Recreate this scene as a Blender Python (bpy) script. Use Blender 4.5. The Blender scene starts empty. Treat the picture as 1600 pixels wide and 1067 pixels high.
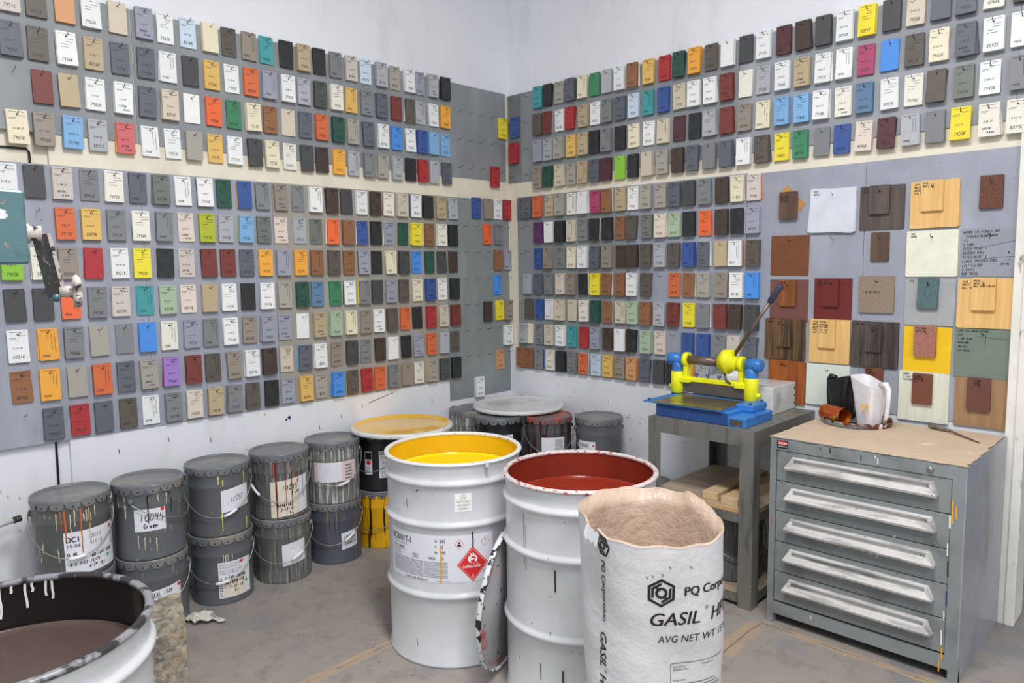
import bpy, math, random
from mathutils import Vector, Matrix
random.seed(7)
PI = math.pi
sc = bpy.context.scene
COL = sc.collection
CAM = Vector((0, 0, 1.62))

# ------------------------------------------------------------------ colour and materials
def lin(c):
    c /= 255.0
    return c / 12.92 if c <= 0.04045 else ((c + 0.055) / 1.055) ** 2.4
def rgb(r, g, b, k=1.0):
    return (min(lin(r) * k, .95), min(lin(g) * k, .95), min(lin(b) * k, .95), 1)
def albedo(c, k=1.22):
    return rgb(c[0], c[1], c[2], k)

class NT:
    """small helper around a node tree"""
    def __init__(s, name):
        s.m = bpy.data.materials.new(name); s.m.use_nodes = True
        s.t = s.m.node_tree; s.n = s.t.nodes; s.l = s.t.links
        s.b = s.n['Principled BSDF']
        s.tc = s.n.new('ShaderNodeTexCoord')
    def noise(s, scale=5, detail=4, rough=.6, sc3=None, co='Object', loc=(0, 0, 0)):
        mp = s.n.new('ShaderNodeMapping'); s.l.new(s.tc.outputs[co], mp.inputs['Vector'])
        if sc3: mp.inputs['Scale'].default_value = sc3
        mp.inputs['Location'].default_value = loc
        t = s.n.new('ShaderNodeTexNoise'); s.l.new(mp.outputs['Vector'], t.inputs['Vector'])
        t.inputs['Scale'].default_value = scale; t.inputs['Detail'].default_value = detail
        t.inputs['Roughness'].default_value = rough
        return t.outputs['Fac']
    def ramp(s, fac, a, b):
        mr = s.n.new('ShaderNodeMapRange'); mr.clamp = True
        s.l.new(fac, mr.inputs['Value'])
        mr.inputs['From Min'].default_value = a; mr.inputs['From Max'].default_value = b
        return mr.outputs['Result']
    def mix(s, fac, a, b):
        mx = s.n.new('ShaderNodeMix'); mx.data_type = 'RGBA'
        for v, i in ((fac, 0), (a, 6), (b, 7)):
            if hasattr(v, 'links') or hasattr(v, 'is_linked'): s.l.new(v, mx.inputs[i])
            else: mx.inputs[i].default_value = v
        return mx.outputs[2]
    def math(s, op, a, b=0.0):
        mt = s.n.new('ShaderNodeMath'); mt.operation = op
        for v, i in ((a, 0), (b, 1)):
            if hasattr(v, 'is_linked'): s.l.new(v, mt.inputs[i])
            else: mt.inputs[i].default_value = v
        return mt.outputs[0]
    def xyz(s, co='Object'):
        sp = s.n.new('ShaderNodeSeparateXYZ'); s.l.new(s.tc.outputs[co], sp.inputs[0])
        return sp.outputs
    def base(s, v):
        if hasattr(v, 'is_linked'): s.l.new(v, s.b.inputs['Base Color'])
        else: s.b.inputs['Base Color'].default_value = v
    def bump(s, fac, strength=.2, dist=.002):
        bp = s.n.new('ShaderNodeBump'); bp.inputs['Strength'].default_value = strength
        bp.inputs['Distance'].default_value = dist
        s.l.new(fac, bp.inputs['Height']); s.l.new(bp.outputs[0], s.b.inputs['Normal'])
    def set(s, rough=.5, metal=0, spec=.5, coat=0):
        s.b.inputs['Roughness'].default_value = rough; s.b.inputs['Metallic'].default_value = metal
        s.b.inputs['Specular IOR Level'].default_value = spec; s.b.inputs['Coat Weight'].default_value = coat
        return s.m

def plain(name, c, rough=.5, metal=0, k=1.22, var=.06, spec=.5, coat=0):
    m = NT(name); a = albedo(c, k)
    d = tuple(x * (1 - var * 2) for x in a[:3]) + (1,)
    m.base(m.mix(m.ramp(m.noise(14, 3), .35, .7), a, d))
    return m.set(rough, metal, spec, coat)

def stained(name, c, stains, rough=.5, metal=0, k=1.22, bump=0, coat=0):
    """base colour with stains: each (colour, scale, scale3, lo, hi)"""
    m = NT(name); a = albedo(c, k)
    d = tuple(x * .86 for x in a[:3]) + (1,)
    cur = m.mix(m.ramp(m.noise(6, 5), .35, .7), a, d)
    for i, (sc_c, s, s3, lo, hi) in enumerate(stains):
        f = m.ramp(m.noise(s, 3, .55, s3, loc=(i * 3.1, i * 1.7, i)), lo, hi)
        cur = m.mix(f, cur, albedo(sc_c, k))
    m.base(cur)
    if bump: m.bump(m.noise(60, 3), bump)
    return m.set(rough, metal, coat=coat)

def wood(name, c1, c2, scale=60, k=1.22, axis='z', rough=.5):
    m = NT(name)
    s3 = {'z': (1, 1, .07), 'x': (.07, 1, 1)}[axis]
    f = m.noise(scale, 5, .65, s3); g = m.noise(scale * .25, 3, .5, s3)
    f = m.math('ADD', m.math('MULTIPLY', f, .6), m.math('MULTIPLY', g, .4))
    m.base(m.mix(m.ramp(f, .42, .6), albedo(c1, k), albedo(c2, k)))
    return m.set(rough)

def speck(name, c1, c2, scale=150, lo=.45, hi=.6, k=1.22, rough=.7):
    m = NT(name)
    m.base(m.mix(m.ramp(m.noise(scale, 4, .7), lo, hi), albedo(c1, k), albedo(c2, k)))
    return m.set(rough)

# ------------------------------------------------------------------ mesh collector
class MB:
    def __init__(s): s.v = []; s.f = []; s.mi = []; s.sm = []; s.cols = []
    def add(s, vs, fs, mi=0, smooth=False, col=None):
        o = len(s.v); s.v += [tuple(p) for p in vs]
        for f in fs:
            s.f.append(tuple(i + o for i in f)); s.mi.append(mi); s.sm.append(smooth); s.cols.append(col)
    def box(s, lo, hi, mi=0, rot=None, ctr=None, bev=0, col=None):
        x0, y0, z0 = lo; x1, y1, z1 = hi
        if bev:
            b = bev; ring = lambda e, z: [(x0 + e + b, y0 + e, z), (x1 - e - b, y0 + e, z), (x1 - e, y0 + e + b, z), (x1 - e, y1 - e - b, z), (x1 - e - b, y1 - e, z), (x0 + e + b, y1 - e, z), (x0 + e, y1 - e - b, z), (x0 + e, y0 + e + b, z)]
            vs = ring(b * .7, z0) + ring(0, z0 + b) + ring(0, z1 - b) + ring(b * .7, z1)
            fs = [tuple(range(7, -1, -1)), tuple(range(24, 32))]
            for k in range(3):
                for i in range(8):
                    j = (i + 1) % 8; fs.append((k * 8 + i, k * 8 + j, k * 8 + 8 + j, k * 8 + 8 + i))
        else:
            vs = [(x0, y0, z0), (x1, y0, z0), (x1, y1, z0), (x0, y1, z0), (x0, y0, z1), (x1, y0, z1), (x1, y1, z1), (x0, y1, z1)]
            fs = [(3, 2, 1, 0), (4, 5, 6, 7), (0, 1, 5, 4), (1, 2, 6, 5), (2, 3, 7, 6), (3, 0, 4, 7)]
        if rot is not None:
            c = Vector(ctr) if ctr else Vector(((x0 + x1) / 2, (y0 + y1) / 2, (z0 + z1) / 2))
            vs = [tuple(rot @ (Vector(p) - c) + c) for p in vs]
        s.add(vs, fs, mi, col=col)
    def lathe(s, prof, c=(0, 0, 0), n=48, mi=0, smooth=True, cap0=False, cap1=False, rot=None, mods=None):
        vs = []; fs = []
        for k, (r, z) in enumerate(prof):
            for i in range(n):
                a = 2 * PI * i / n; rr, zz = r, z
                if mods: rr, zz = mods(k, a, r, z)
                p = Vector((rr * math.cos(a), rr * math.sin(a), zz))
                if rot is not None: p = rot @ p
                vs.append((p.x + c[0], p.y + c[1], p.z + c[2]))
        for k in range(len(prof) - 1):
            for i in range(n):
                j = (i + 1) % n; fs.append((k * n + i, k * n + j, k * n + n + j, k * n + n + i))
        if cap0: fs.append(tuple(range(n - 1, -1, -1)))
        if cap1: fs.append(tuple(range((len(prof) - 1) * n, len(prof) * n)))
        s.add(vs, fs, mi, smooth)
    def tube(s, pts, r, mi=0, n=8, caps=True, smooth=True):
        pts = [Vector(p) for p in pts]; vs = []; fs = []; up = Vector((0, 0, 1)); prev = None
        for i, p in enumerate(pts):
            d = (pts[min(i + 1, len(pts) - 1)] - pts[max(i - 1, 0)]).normalized()
            if prev is None:
                a = d.cross(up)
                if a.length < 1e-3: a = d.cross(Vector((1, 0, 0)))
            else: a = prev - d * prev.dot(d)
            a.normalize(); prev = a; b = d.cross(a)
            rr = r[i] if isinstance(r, (list, tuple)) else r
            for k in range(n):
                t = 2 * PI * k / n; vs.append(tuple(p + (a * math.cos(t) + b * math.sin(t)) * rr))
        for i in range(len(pts) - 1):
            for k in range(n):
                j = (k + 1) % n; fs.append((i * n + k, i * n + n + k, i * n + n + j, i * n + j))
        if caps:
            fs.append(tuple(range(n))); fs.append(tuple(range(len(pts) * n - 1, (len(pts) - 1) * n - 1, -1)))
        s.add(vs, fs, mi, smooth)
    def build(s, name, mats, parent=None, label=None, origin=None, attr=False):
        me = bpy.data.meshes.new(name)
        vs = s.v
        if origin is not None: vs = [(p[0] - origin[0], p[1] - origin[1], p[2] - origin[2]) for p in vs]
        me.from_pydata(vs, [], s.f)
        if not isinstance(mats, (list, tuple)): mats = [mats]
        for m in mats: me.materials.append(m)
        me.polygons.foreach_set('material_index', s.mi)
        me.polygons.foreach_set('use_smooth', s.sm)
        if attr:
            ca = me.color_attributes.new('Paint', 'FLOAT_COLOR', 'CORNER')
            buf = []
            for f, c in zip(s.f, s.cols): buf += list(c) * len(f)
            ca.data.foreach_set('color', buf)
        me.update()
        o = bpy.data.objects.new(name, me); COL.objects.link(o)
        if origin is not None: o.location = origin
        if parent is not None:
            o.parent = parent
            if origin is not None: o.location = Vector(origin) - PW[parent.name]
            else: o.location = -PW[parent.name]
            PW[o.name] = PW[parent.name] + o.location
        else: PW[o.name] = Vector(o.location)
        if label: o['label'] = label
        return o
PW = {}
def tag(o, label, cat, group=None, kind=None):
    if label: o['label'] = label
    if cat: o['category'] = cat
    if group: o['group'] = group
    if kind: o['kind'] = kind
    return o
def empty(name, loc, label, cat, group=None):
    o = bpy.data.objects.new(name, None); COL.objects.link(o); o.location = loc
    o.empty_display_size = .05; PW[o.name] = Vector(loc)
    return tag(o, label, cat, group)
def structure(o): o['kind'] = 'structure'; return o

# ------------------------------------------------------------------ lettering
_tc = {}
def text_mesh(s):
    if s not in _tc:
        cu = bpy.data.curves.new('t', 'FONT'); cu.body = s; cu.size = 1; cu.resolution_u = 3
        ob = bpy.data.objects.new('t', cu); COL.objects.link(ob)
        dg = bpy.context.evaluated_depsgraph_get(); me = ob.evaluated_get(dg).to_mesh()
        vs = [(v.co.x, v.co.y) for v in me.vertices]; fs = [tuple(p.vertices) for p in me.polygons]
        ob.evaluated_get(dg).to_mesh_clear()
        bpy.data.objects.remove(ob); bpy.data.curves.remove(cu)
        w = max([v[0] for v in vs] or [0]); _tc[s] = (vs, fs, w)
    return _tc[s]

G = {  # single-stroke hand lettering on a 1 x 1.6 cell
'0': [[(.5, 1.6), (.1, 1.2), (.1, .4), (.5, 0), (.9, .4), (.9, 1.2), (.5, 1.6)]], '1': [[(.5, 1.6), (.45, 0)]],
'2': [[(.1, 1.3), (.5, 1.6), (.9, 1.2), (.1, 0), (.95, .05)]], '3': [[(.1, 1.6), (.9, 1.5), (.4, .9), (.9, .6), (.7, .1), (.1, 0)]],
'4': [[(.2, 1.6), (.1, .8), (.9, .8)], [(.8, 1.6), (.7, 0)]], '5': [[(.9, 1.6), (.2, 1.6), (.15, .9), (.8, .8), (.8, .2), (.1, 0)]],
'6': [[(.8, 1.6), (.2, .8), (.2, .1), (.8, .1), (.8, .7), (.2, .7)]], '7': [[(.1, 1.5), (.9, 1.6), (.3, 0)]],
'8': [[(.5, .8), (.1, 1.2), (.5, 1.6), (.9, 1.2), (.1, .4), (.5, 0), (.9, .4), (.5, .8)]], '9': [[(.9, 1.1), (.5, 1.6), (.1, 1.1), (.5, .8), (.9, 1.1), (.7, 0)]],
'-': [[(.2, .8), (.8, .8)]], '.': [[(.4, 0), (.5, .1)]], '/': [[(.1, 0), (.9, 1.6)]], ',': [[(.4, .2), (.3, -.2)]], '#': [[(.3, 0), (.4, 1.4)], [(.6, 0), (.7, 1.4)], [(.1, .5), (.9, .5)], [(.1, 1), (.9, 1)]],
'A': [[(.05, 0), (.5, 1.6), (.9, 0)], [(.2, .6), (.8, .6)]], 'B': [[(.1, 0), (.1, 1.6), (.8, 1.3), (.1, .9), (.9, .4), (.1, 0)]], 'C': [[(.9, 1.4), (.4, 1.6), (.1, .8), (.4, 0), (.9, .2)]],
'D': [[(.1, 0), (.1, 1.6), (.8, 1.2), (.8, .4), (.1, 0)]], 'E': [[(.9, 1.6), (.1, 1.6), (.1, 0), (.9, 0)], [(.1, .8), (.7, .8)]], 'F': [[(.9, 1.6), (.1, 1.6), (.1, 0)], [(.1, .8), (.7, .8)]],
'G': [[(.9, 1.4), (.4, 1.6), (.1, .8), (.4, 0), (.9, .2), (.9, .7), (.6, .7)]], 'H': [[(.1, 0), (.1, 1.6)], [(.9, 0), (.9, 1.6)], [(.1, .8), (.9, .8)]], 'I': [[(.5, 0), (.5, 1.6)]],
'K': [[(.1, 0), (.1, 1.6)], [(.9, 1.5), (.15, .7), (.95, 0)]], 'L': [[(.1, 1.6), (.1, 0), (.9, 0)]], 'M': [[(0, 0), (.15, 1.6), (.5, .6), (.85, 1.6), (1, 0)]], 'N': [[(.1, 0), (.1, 1.6), (.9, 0), (.9, 1.6)]],
'O': [[(.5, 1.5), (.1, 1.1), (.1, .4), (.5, 0), (.9, .4), (.9, 1.1), (.5, 1.5)]], 'P': [[(.1, 0), (.1, 1.6), (.9, 1.3), (.1, .8)]], 'R': [[(.1, 0), (.1, 1.6), (.9, 1.3), (.1, .8), (.9, 0)]],
'S': [[(.9, 1.4), (.4, 1.6), (.1, 1.1), (.8, .6), (.6, 0), (.1, .1)]], 'T': [[(0, 1.6), (1, 1.6)], [(.5, 1.6), (.5, 0)]], 'U': [[(.1, 1.6), (.15, .1), (.8, .1), (.9, 1.6)]], 'V': [[(.1, 1.6), (.5, 0), (.9, 1.6)]],
'W': [[(0, 1.6), (.25, 0), (.5, 1.1), (.75, 0), (1, 1.6)]], 'X': [[(.1, 0), (.9, 1.6)], [(.1, 1.6), (.9, 0)]], 'Y': [[(.1, 1.6), (.5, .8), (.9, 1.6)], [(.5, .8), (.4, 0)]], 'J': [[(.8, 1.6), (.7, .1), (.1, .2)]], 'Q': [[(.5, 1.5), (.1, .8), (.5, 0), (.9, .8), (.5, 1.5)], [(.6, .3), (1, -.1)]],
'r': [[(.2, 0), (.2, .9), (.8, 1)]], 'e': [[(.1, .5), (.9, .6), (.5, 1), (.1, .5), (.4, 0), (.9, .2)]], 'n': [[(.1, 0), (.15, 1), (.15, .7), (.7, 1), (.8, 0)]],
}

class Sheet:
    """draws flat or wrapped marks through a mapping (u, v, lift) -> point"""
    def __init__(s, mb, fn, seg=.02): s.mb = mb; s.fn = fn; s.lift = .0004; s.seg = seg
    def poly(s, pts, mi, lift=None, col=None):
        l = s.lift if lift is None else lift
        s.mb.add([s.fn(u, v, l) for u, v in pts], [tuple(range(len(pts)))], mi, col=col)
    def rect(s, u0, v0, u1, v1, mi, lift=None, col=None):
        l = s.lift if lift is None else lift
        n = max(1, int(abs(u1 - u0) / s.seg)); vs = []; fs = []
        for i in range(n + 1):
            u = u0 + (u1 - u0) * i / n; vs += [s.fn(u, v0, l), s.fn(u, v1, l)]
        for i in range(n): fs.append((2 * i, 2 * i + 2, 2 * i + 3, 2 * i + 1))
        s.mb.add(vs, fs, mi, col=col)
    def text(s, t, u, v, h, mi, lift=None, rot=0, shear=0, wide=1, col=None, bold=0):
        vs, fs, w = text_mesh(t); l = s.lift * 2 if lift is None else lift; c, n = math.cos(rot), math.sin(rot); h = h / .72
        for k in range(1 + (2 if bold else 0)):
            dx = (k * bold * .5) * h
            P = []
            for x, y in vs:
                x2, y2 = (x * wide + shear * y) * h + dx, y * h
                P.append(s.fn(u + x2 * c - y2 * n, v + x2 * n + y2 * c, l + k * .00005))
            s.mb.add(P, fs, mi, col=col)
        return w * wide * h
    def line(s, pts, w, mi, lift=None, col=None):
        l = s.lift * 2 if lift is None else lift
        for (u0, v0), (u1, v1) in zip(pts[:-1], pts[1:]):
            d = math.hypot(u1 - u0, v1 - v0)
            if d < 1e-6: continue
            nx, ny = -(v1 - v0) / d * w / 2, (u1 - u0) / d * w / 2
            s.mb.add([s.fn(u0 + nx, v0 + ny, l), s.fn(u0 - nx, v0 - ny, l), s.fn(u1 - nx, v1 - ny, l), s.fn(u1 + nx, v1 + ny, l)], [(0, 1, 2, 3)], mi, col=col)
    def hand(s, t, u, v, h, w, mi, lift=None, slant=.12, col=None, rot=0, gap=.85, jit=.08):
        x = 0; c, n = math.cos(rot), math.sin(rot); k = h / 1.6
        for ch in t:
            for st in G.get(ch, []):
                P = []
                for a, b in st:
                    a += random.uniform(-jit, jit); b += random.uniform(-jit, jit)
                    X, Y = (x + a * .75 + slant * b) * k, b * k
                    P.append((u + X * c - Y * n, v + X * n + Y * c))
                s.line(P, w, mi, lift, col)
            x += gap + .15
        return x * k
    def scribble(s, u, v, w, h, th, mi, col=None, n=9):
        P = [(u + w * i / n, v + random.uniform(-h, h)) for i in range(n + 1)]
        s.line(P, th, mi, col=col)

# ------------------------------------------------------------------ room
W, Y = -3.75, 3.81
def wall_material(name):
    m = NT(name); x, y, z = m.xyz()
    white = m.mix(m.ramp(m.noise(1.6, 4), .35, .7), albedo((205, 207, 213), 1.42), albedo((198, 201, 207), 1.42))
    cream = m.mix(m.ramp(m.noise(5, 4), .35, .7), albedo((214, 207, 190), 1.3), albedo((203, 197, 182), 1.3))
    band = m.math('MULTIPLY', m.ramp(z, 1.045, 1.055), m.ramp(z, 2.83, 2.825))
    c = m.mix(band, white, cream)
    low = m.ramp(z, 1.0, .5)
    fl = m.math('MULTIPLY', m.ramp(m.noise(38, 3, .6, (1, 1, .7)), .66, .70), m.ramp(m.noise(3, 2), .42, .6))
    c = m.mix(m.math('MULTIPLY', fl, low), c, albedo((95, 95, 98)))
    c = m.mix(m.math('MULTIPLY', m.ramp(m.noise(4, 4, .6, (1, 1, .3)), .55, .8), .35), c, albedo((150, 148, 146)))
    m.base(c); m.bump(m.noise(25, 4), .15)
    return m.set(.55)
M_WALL = wall_material('wall_paint')
M_FRAME = stained('old_white_trim_paint', (222, 220, 214), [((120, 112, 100), 20, (1, 1, .4), .64, .72)], .5)

def concrete():
    m = NT('worn_concrete'); x, y, z = m.xyz()
    c = m.mix(m.ramp(m.noise(1.2, 6, .65), .3, .7), albedo((134, 127, 123), 1.1), albedo((152, 146, 141), 1.1))
    c = m.mix(m.ramp(m.noise(9, 6, .7), .5, .75), c, albedo((116, 111, 108), 1.1))
    c = m.mix(m.math('MULTIPLY', m.ramp(m.noise(2.2, 3, .6, loc=(5, 2, 0)), .56, .66), .55), c, albedo((116, 120, 130), 1.1))
    def stripe(v, a, w): return m.ramp(m.math('ABSOLUTE', m.math('SUBTRACT', v, a)), w, w * .8)
    def span(v, a, b): return m.math('MULTIPLY', m.ramp(v, a, a + .02), m.ramp(v, b, b - .02))
    def joint(c, v, a, other, lo, hi, w=.05):
        wob = m.math('ADD', v, m.math('MULTIPLY', m.math('SUBTRACT', m.noise(5, 3), .5), .03))
        c = m.mix(m.math('MULTIPLY', stripe(wob, a, w), m.math('MULTIPLY', span(other, lo, hi), m.ramp(m.noise(7, 4, .7), .3, .55))), c, albedo((168, 148, 126), 1.1))
        return m.mix(m.math('MULTIPLY', stripe(wob, a, .003), m.math('MULTIPLY', span(other, lo, hi), m.ramp(m.noise(6, 3), .42, .55))), c, albedo((100, 90, 80)))
    c = joint(c, x, -1.425, y, .2, 3.05); c = joint(c, x, -2.51, y, .3, 2.2, .035); c = joint(c, y, 3.045, x, -1.43, 1.5, .025)
    for col, s, lo in (((225, 225, 228), 70, .745), ((200, 160, 60), 30, .75), ((70, 66, 62), 60, .72)):
        c = m.mix(m.ramp(m.noise(s, 2, .5, loc=(s, 1, 0)), lo, lo + .02), c, albedo(col))
    m.base(c); m.bump(m.noise(40, 5), .25, .001)
    return m.set(.62)
M_FLOOR = concrete()

def slab(name, lo, hi, mat):
    b = MB(); b.box(lo, hi); return structure(b.build(name, mat))
slab('floor', (-3.95, -3.2, -.1), (4.2, 6.6, 0), M_FLOOR)
slab('ceiling', (-3.95, -3.2, 4.6), (4.2, 4.05, 4.7), M_FRAME)
# left wall: a recessed bay near the camera, then the proud main face
b = MB(); b.box((-3.9, .92, 0), (W, 3.95, 4.6)); b.box((-3.9, -3.2, 0), (-3.772, .92, 4.6))
wl = structure(b.build('wall_left', M_WALL))
b = MB(); b.box((W, Y, 0), (-.60, 3.95, 4.6)); b.box((-.60, Y, 2.13), (4.2, 3.95, 4.6)); b.box((1.0, Y, 0), (4.2, 3.95, 2.13))
wr = structure(b.build('wall_right', M_WALL))
slab('wall_back', (-1.8, 6.4, 0), (3.2, 6.5, 4.2), plain('back_room_paint', (92, 98, 106)))
b = MB()
b.box((-.662, 3.775, 0), (-.60, Y + .001, 2.175)); b.box((-.628, 3.765, 0), (-.59, 3.96, 2.12), bev=.004); b.box((-.60, 3.775, 2.10), (1.05, Y + .001, 2.175))
structure(b.build('trim_1', M_FRAME, label='worn white door casing at the end of the sample wall'))

# ------------------------------------------------------------------ grey hook boards
M_BOARD = {k: stained('board_' + k, c, [((95, 97, 100), 50, None, .70, .72), ((c[0] + 14, c[1] + 14, c[2] + 14), 5, (1, 1, .3), .5, .8)], .5)
           for k, c in dict(blue=(148, 153, 166), grey=(132, 137, 141), taupe=(152, 149, 142), green=(128, 136, 137), dark=(112, 117, 120), pale=(143, 147, 154)).items()}
M_HOOK = plain('dark_wire', (52, 50, 52), .4, .6)
BT = .006
BOARDS = {}
def board(key, wall, a0, a1, z0, z1, mat, label):
    b = MB()
    if wall == 'L': b.box((W + .0005, a0, z0), (W + BT, a1, z1)); o = (W + BT, (a0 + a1) / 2, z0)
    else: b.box((a0, Y - BT, z0), (a1, Y - .0005, z1)); o = ((a0 + a1) / 2, Y - BT, z0)
    BOARDS[key] = (tag(b.build('hook_board', M_BOARD[mat], origin=o), label, 'board', 'grey hook boards on both walls'), wall, a0, a1, z0, z1)
board('LA', 'L', .02, 1.291, 2.235, 2.846, 'grey', 'grey hook board nearest the camera in the upper band of the left wall')
board('LB', 'L', 1.295, 2.51, 2.232, 2.846, 'grey', 'grey hook board in the middle of the upper band of the left wall')
board('LC', 'L', 2.512, 3.775, 2.235, 2.846, 'grey', 'grey hook board at the corner end of the upper left band, with empty hooks')
board('L1', 'L', .02, 1.292, .865, 2.10, 'blue', 'bluish grey hook board nearest the camera in the lower left band')
board('L2', 'L', 1.2935, 1.965, .866, 2.10, 'blue', 'bluish grey hook board between two thin seams in the lower left band')
board('L3', 'L', 1.967, 3.208, .866, 2.10, 'taupe', 'taupe grey hook board in the middle of the lower left wall')
board('L4', 'L', 3.211, 3.80, .725, 2.10, 'green', 'greenish grey hook board in the corner, hung lower and mostly empty hooks')
board('RA', 'R', -3.745, -3.62, 2.227, 2.836, 'dark', 'narrow dark grey hook board beside the corner, with blue and red chips')
board('RB', 'R', -3.618, -1.972, 2.227, 2.836, 'grey', 'grey hook board next to the corner in the upper right band')
board('RC', 'R', -1.97, -.693, 2.227, 2.836, 'pale', 'pale grey hook board in the upper right band above the big samples')
board('RD', 'R', -.691, .3, 2.227, 2.836, 'pale', 'grey hook board running out over the door at the far end')
board('R1', 'R', -3.66, -2.692, .897, 2.12, 'grey', 'grey hook board behind the chips beside the corner, lower right band')
board('R2', 'R', -2.69, -1.912, .897, 2.12, 'blue', 'bluish grey hook board behind the yellow and blue hand press')
board('R3', 'R', -1.909, -1.295, .887, 2.113, 'blue', 'bluish grey board with the brown and white square samples')
board('R4', 'R', -1.293, -.663, .887, 2.113, 'blue', 'bluish grey board with square samples beside the white door casing')

def hook_mesh(wall, L=.045):
    b = MB(); s = -1 if wall == 'R' else 1
    f = (lambda d, l, z: (d, l, z)) if wall == 'L' else (lambda d, l, z: (l, -d, z))
    b.tube([f(0, 0, 0), f(L * .7, 0, 0), f(L, .001, .006), f(L * 1.05, .001, .014)], .0013, n=5)
    return b
HOOK = {}
for w_ in 'LR':
    o = hook_mesh(w_).build('hook', M_HOOK); HOOK[w_] = o.data; bpy.data.objects.remove(o)
def add_hook(wall, a, z):
    for k, (o, w_, a0, a1, z0, z1) in BOARDS.items():
        if w_ == wall and a0 - .002 <= a <= a1 + .002 and z0 - .01 <= z <= z1 + .03: break
    else: return
    h = bpy.data.objects.new('hook', HOOK[wall]); COL.objects.link(h); h.parent = o
    p = Vector((W + BT, a, z)) if wall == 'L' else Vector((a, Y - BT, z))
    h.location = p - PW[o.name]

# ------------------------------------------------------------------ paint chips
PAL = {  # code: (colour, words)
'W': ((224, 227, 237), 'white'), 'w': ((222, 220, 208), 'off-white'), 'V': ((222, 213, 185), 'cream'), 'B': ((200, 188, 168), 'beige'),
'T': ((180, 161, 126), 'tan'), 't': ((142, 131, 119), 'taupe'), 'P': ((196, 186, 180), 'pinkish grey'), 'g': ((163, 167, 173), 'light grey'),
'G': ((120, 123, 127), 'mid grey'), 's': ((88, 94, 106), 'slate grey'), 'd': ((66, 67, 70), 'charcoal grey'), 'k': ((36, 38, 41), 'black'),
'N': ((66, 52, 45), 'dark brown'), 'K': ((88, 81, 73), 'brown-grey'), 'n': ((140, 92, 58), 'brown'), 'r': ((175, 42, 48), 'red'), 'R': ((118, 50, 45), 'brick red'),
'M': ((80, 42, 50), 'maroon'), 'o': ((214, 100, 52), 'orange'), 'O': ((246, 98, 46), 'bright orange'), 'a': ((246, 160, 48), 'amber'), 'y': ((248, 212, 35), 'yellow'),
'Y': ((218, 175, 86), 'mustard'), 'b': ((50, 82, 155), 'blue'), 'L': ((116, 168, 218), 'sky blue'), 'l': ((64, 138, 228), 'bright blue'), 'c': ((86, 122, 158), 'steel blue'),
'e': ((52, 128, 88), 'green'), 'E': ((30, 78, 66), 'dark green'), 'h': ((160, 182, 154), 'pale green'), 'H': ((132, 195, 45), 'lime green'), 'q': ((58, 152, 158), 'teal'),
'p': ((172, 60, 102), 'magenta'), 'v': ((150, 114, 196), 'violet'), 'u': ((88, 50, 98), 'purple'), 'S': ((198, 92, 96), 'salmon pink'), 'z': ((146, 150, 168), 'bluish grey'),
'i': ((188, 206, 224), 'pale blue'), 'j': ((70, 76, 68), 'dark olive'), 'x': ((158, 154, 144), 'stone grey'), 'D': ((105, 112, 105), 'greenish grey'), 'C': ((214, 200, 188), 'pale peach'),
'F': ((206, 145, 95), 'peach orange'), 'J': ((170, 178, 30), 'olive yellow')}
LU_Y = [.807, .908, 1.015, 1.122, 1.236, 1.35, 1.450, 1.555, 1.664, 1.765, 1.872, 1.972, 2.078, 2.179, 2.281, 2.388, 2.491, 2.597, 2.702, 2.808, 2.912, 3.005, 3.105, 3.209, 3.32, 3.42, 3.52, 3.62, 3.72]
LU_Z = [2.862, 2.680, 2.500, 2.318]
LU = ['P K F W B z W i V K t q k T k G P i g x W z g k - - - - -',
      's K W T s s W d Y W o z W g j w Y G s R K/W g W a . . . . -',
      '. R T W W s B W O e V n B s o E x s W l W b L L . . . . .',
      'V t L g S/a W W x Y W d V w d N a g G x g k r g s . . . . .']
LL_Y = [.75, .856, .962, 1.068, 1.174, 1.277, 1.384, 1.49, 1.593, 1.696, 1.801, 1.905, 2.011, 2.119, 2.220, 2.331, 2.432, 2.533, 2.634, 2.735, 2.838, 2.94, 3.045, 3.154, 3.257]
LL_Z = [2.092, 1.914, 1.737, 1.558, 1.38, 1.20, 1.022]
LL = ['W d P G w s D W W/K E b/a G t G W N d W N w/r B W/b k T g',
      '- . o Y G w G C J g L/J D C g D O/w n b/W k z/W E y n/w w k',
      'H w t r W y k P R R s a z a n K n z/s k V d l E/R d N',
      'd d O G P q h C T W k W/g x E c e W/k G/y d z K V b W k',
      'W a G x G l w z G W t z z W T h V t/g W K o k r B R',
      'n a x o s x v/r R K t W N B s/L W t d G N W k z o g K',
      '. s r s K W G C T G K k z Y x l K/Y r o G t w/g x/Y j k']
RU_X = [-3.445, -3.352, -3.252, -3.15, -3.047, -2.955, -2.857, -2.756, -2.654, -2.548, -2.443, -2.337, -2.236, -2.134, -2.032, -1.929, -1.825, -1.722, -1.62, -1.511, -1.408, -1.308, -1.199, -1.097, -.994, -.892, -.788, -.683]
RU_Z = [2.848, 2.667, 2.488, 2.307]
RU = ['q k x s V e g W n/w Y r E a K W d W M N d W y d B s s w k',
      'K R/g W r T W G s i q b B W W R w g W T W W p l K V s W W',
      'z g x Y T k G k V W B M k g R t V L L W w c W w K D W G',
      't E B x T s M H k B x N s G s W K y e G b C M g G y w w']
RL_X = [-3.551, -3.452, -3.352, -3.25, -3.151, -3.05, -2.948, -2.852, -2.752, -2.659, -2.555, -2.456, -2.36, -2.26, -2.16, -2.055, -1.963, -1.866]
RL_Z = [2.111, 1.934, 1.757, 1.58, 1.403, 1.226, 1.049]
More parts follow.
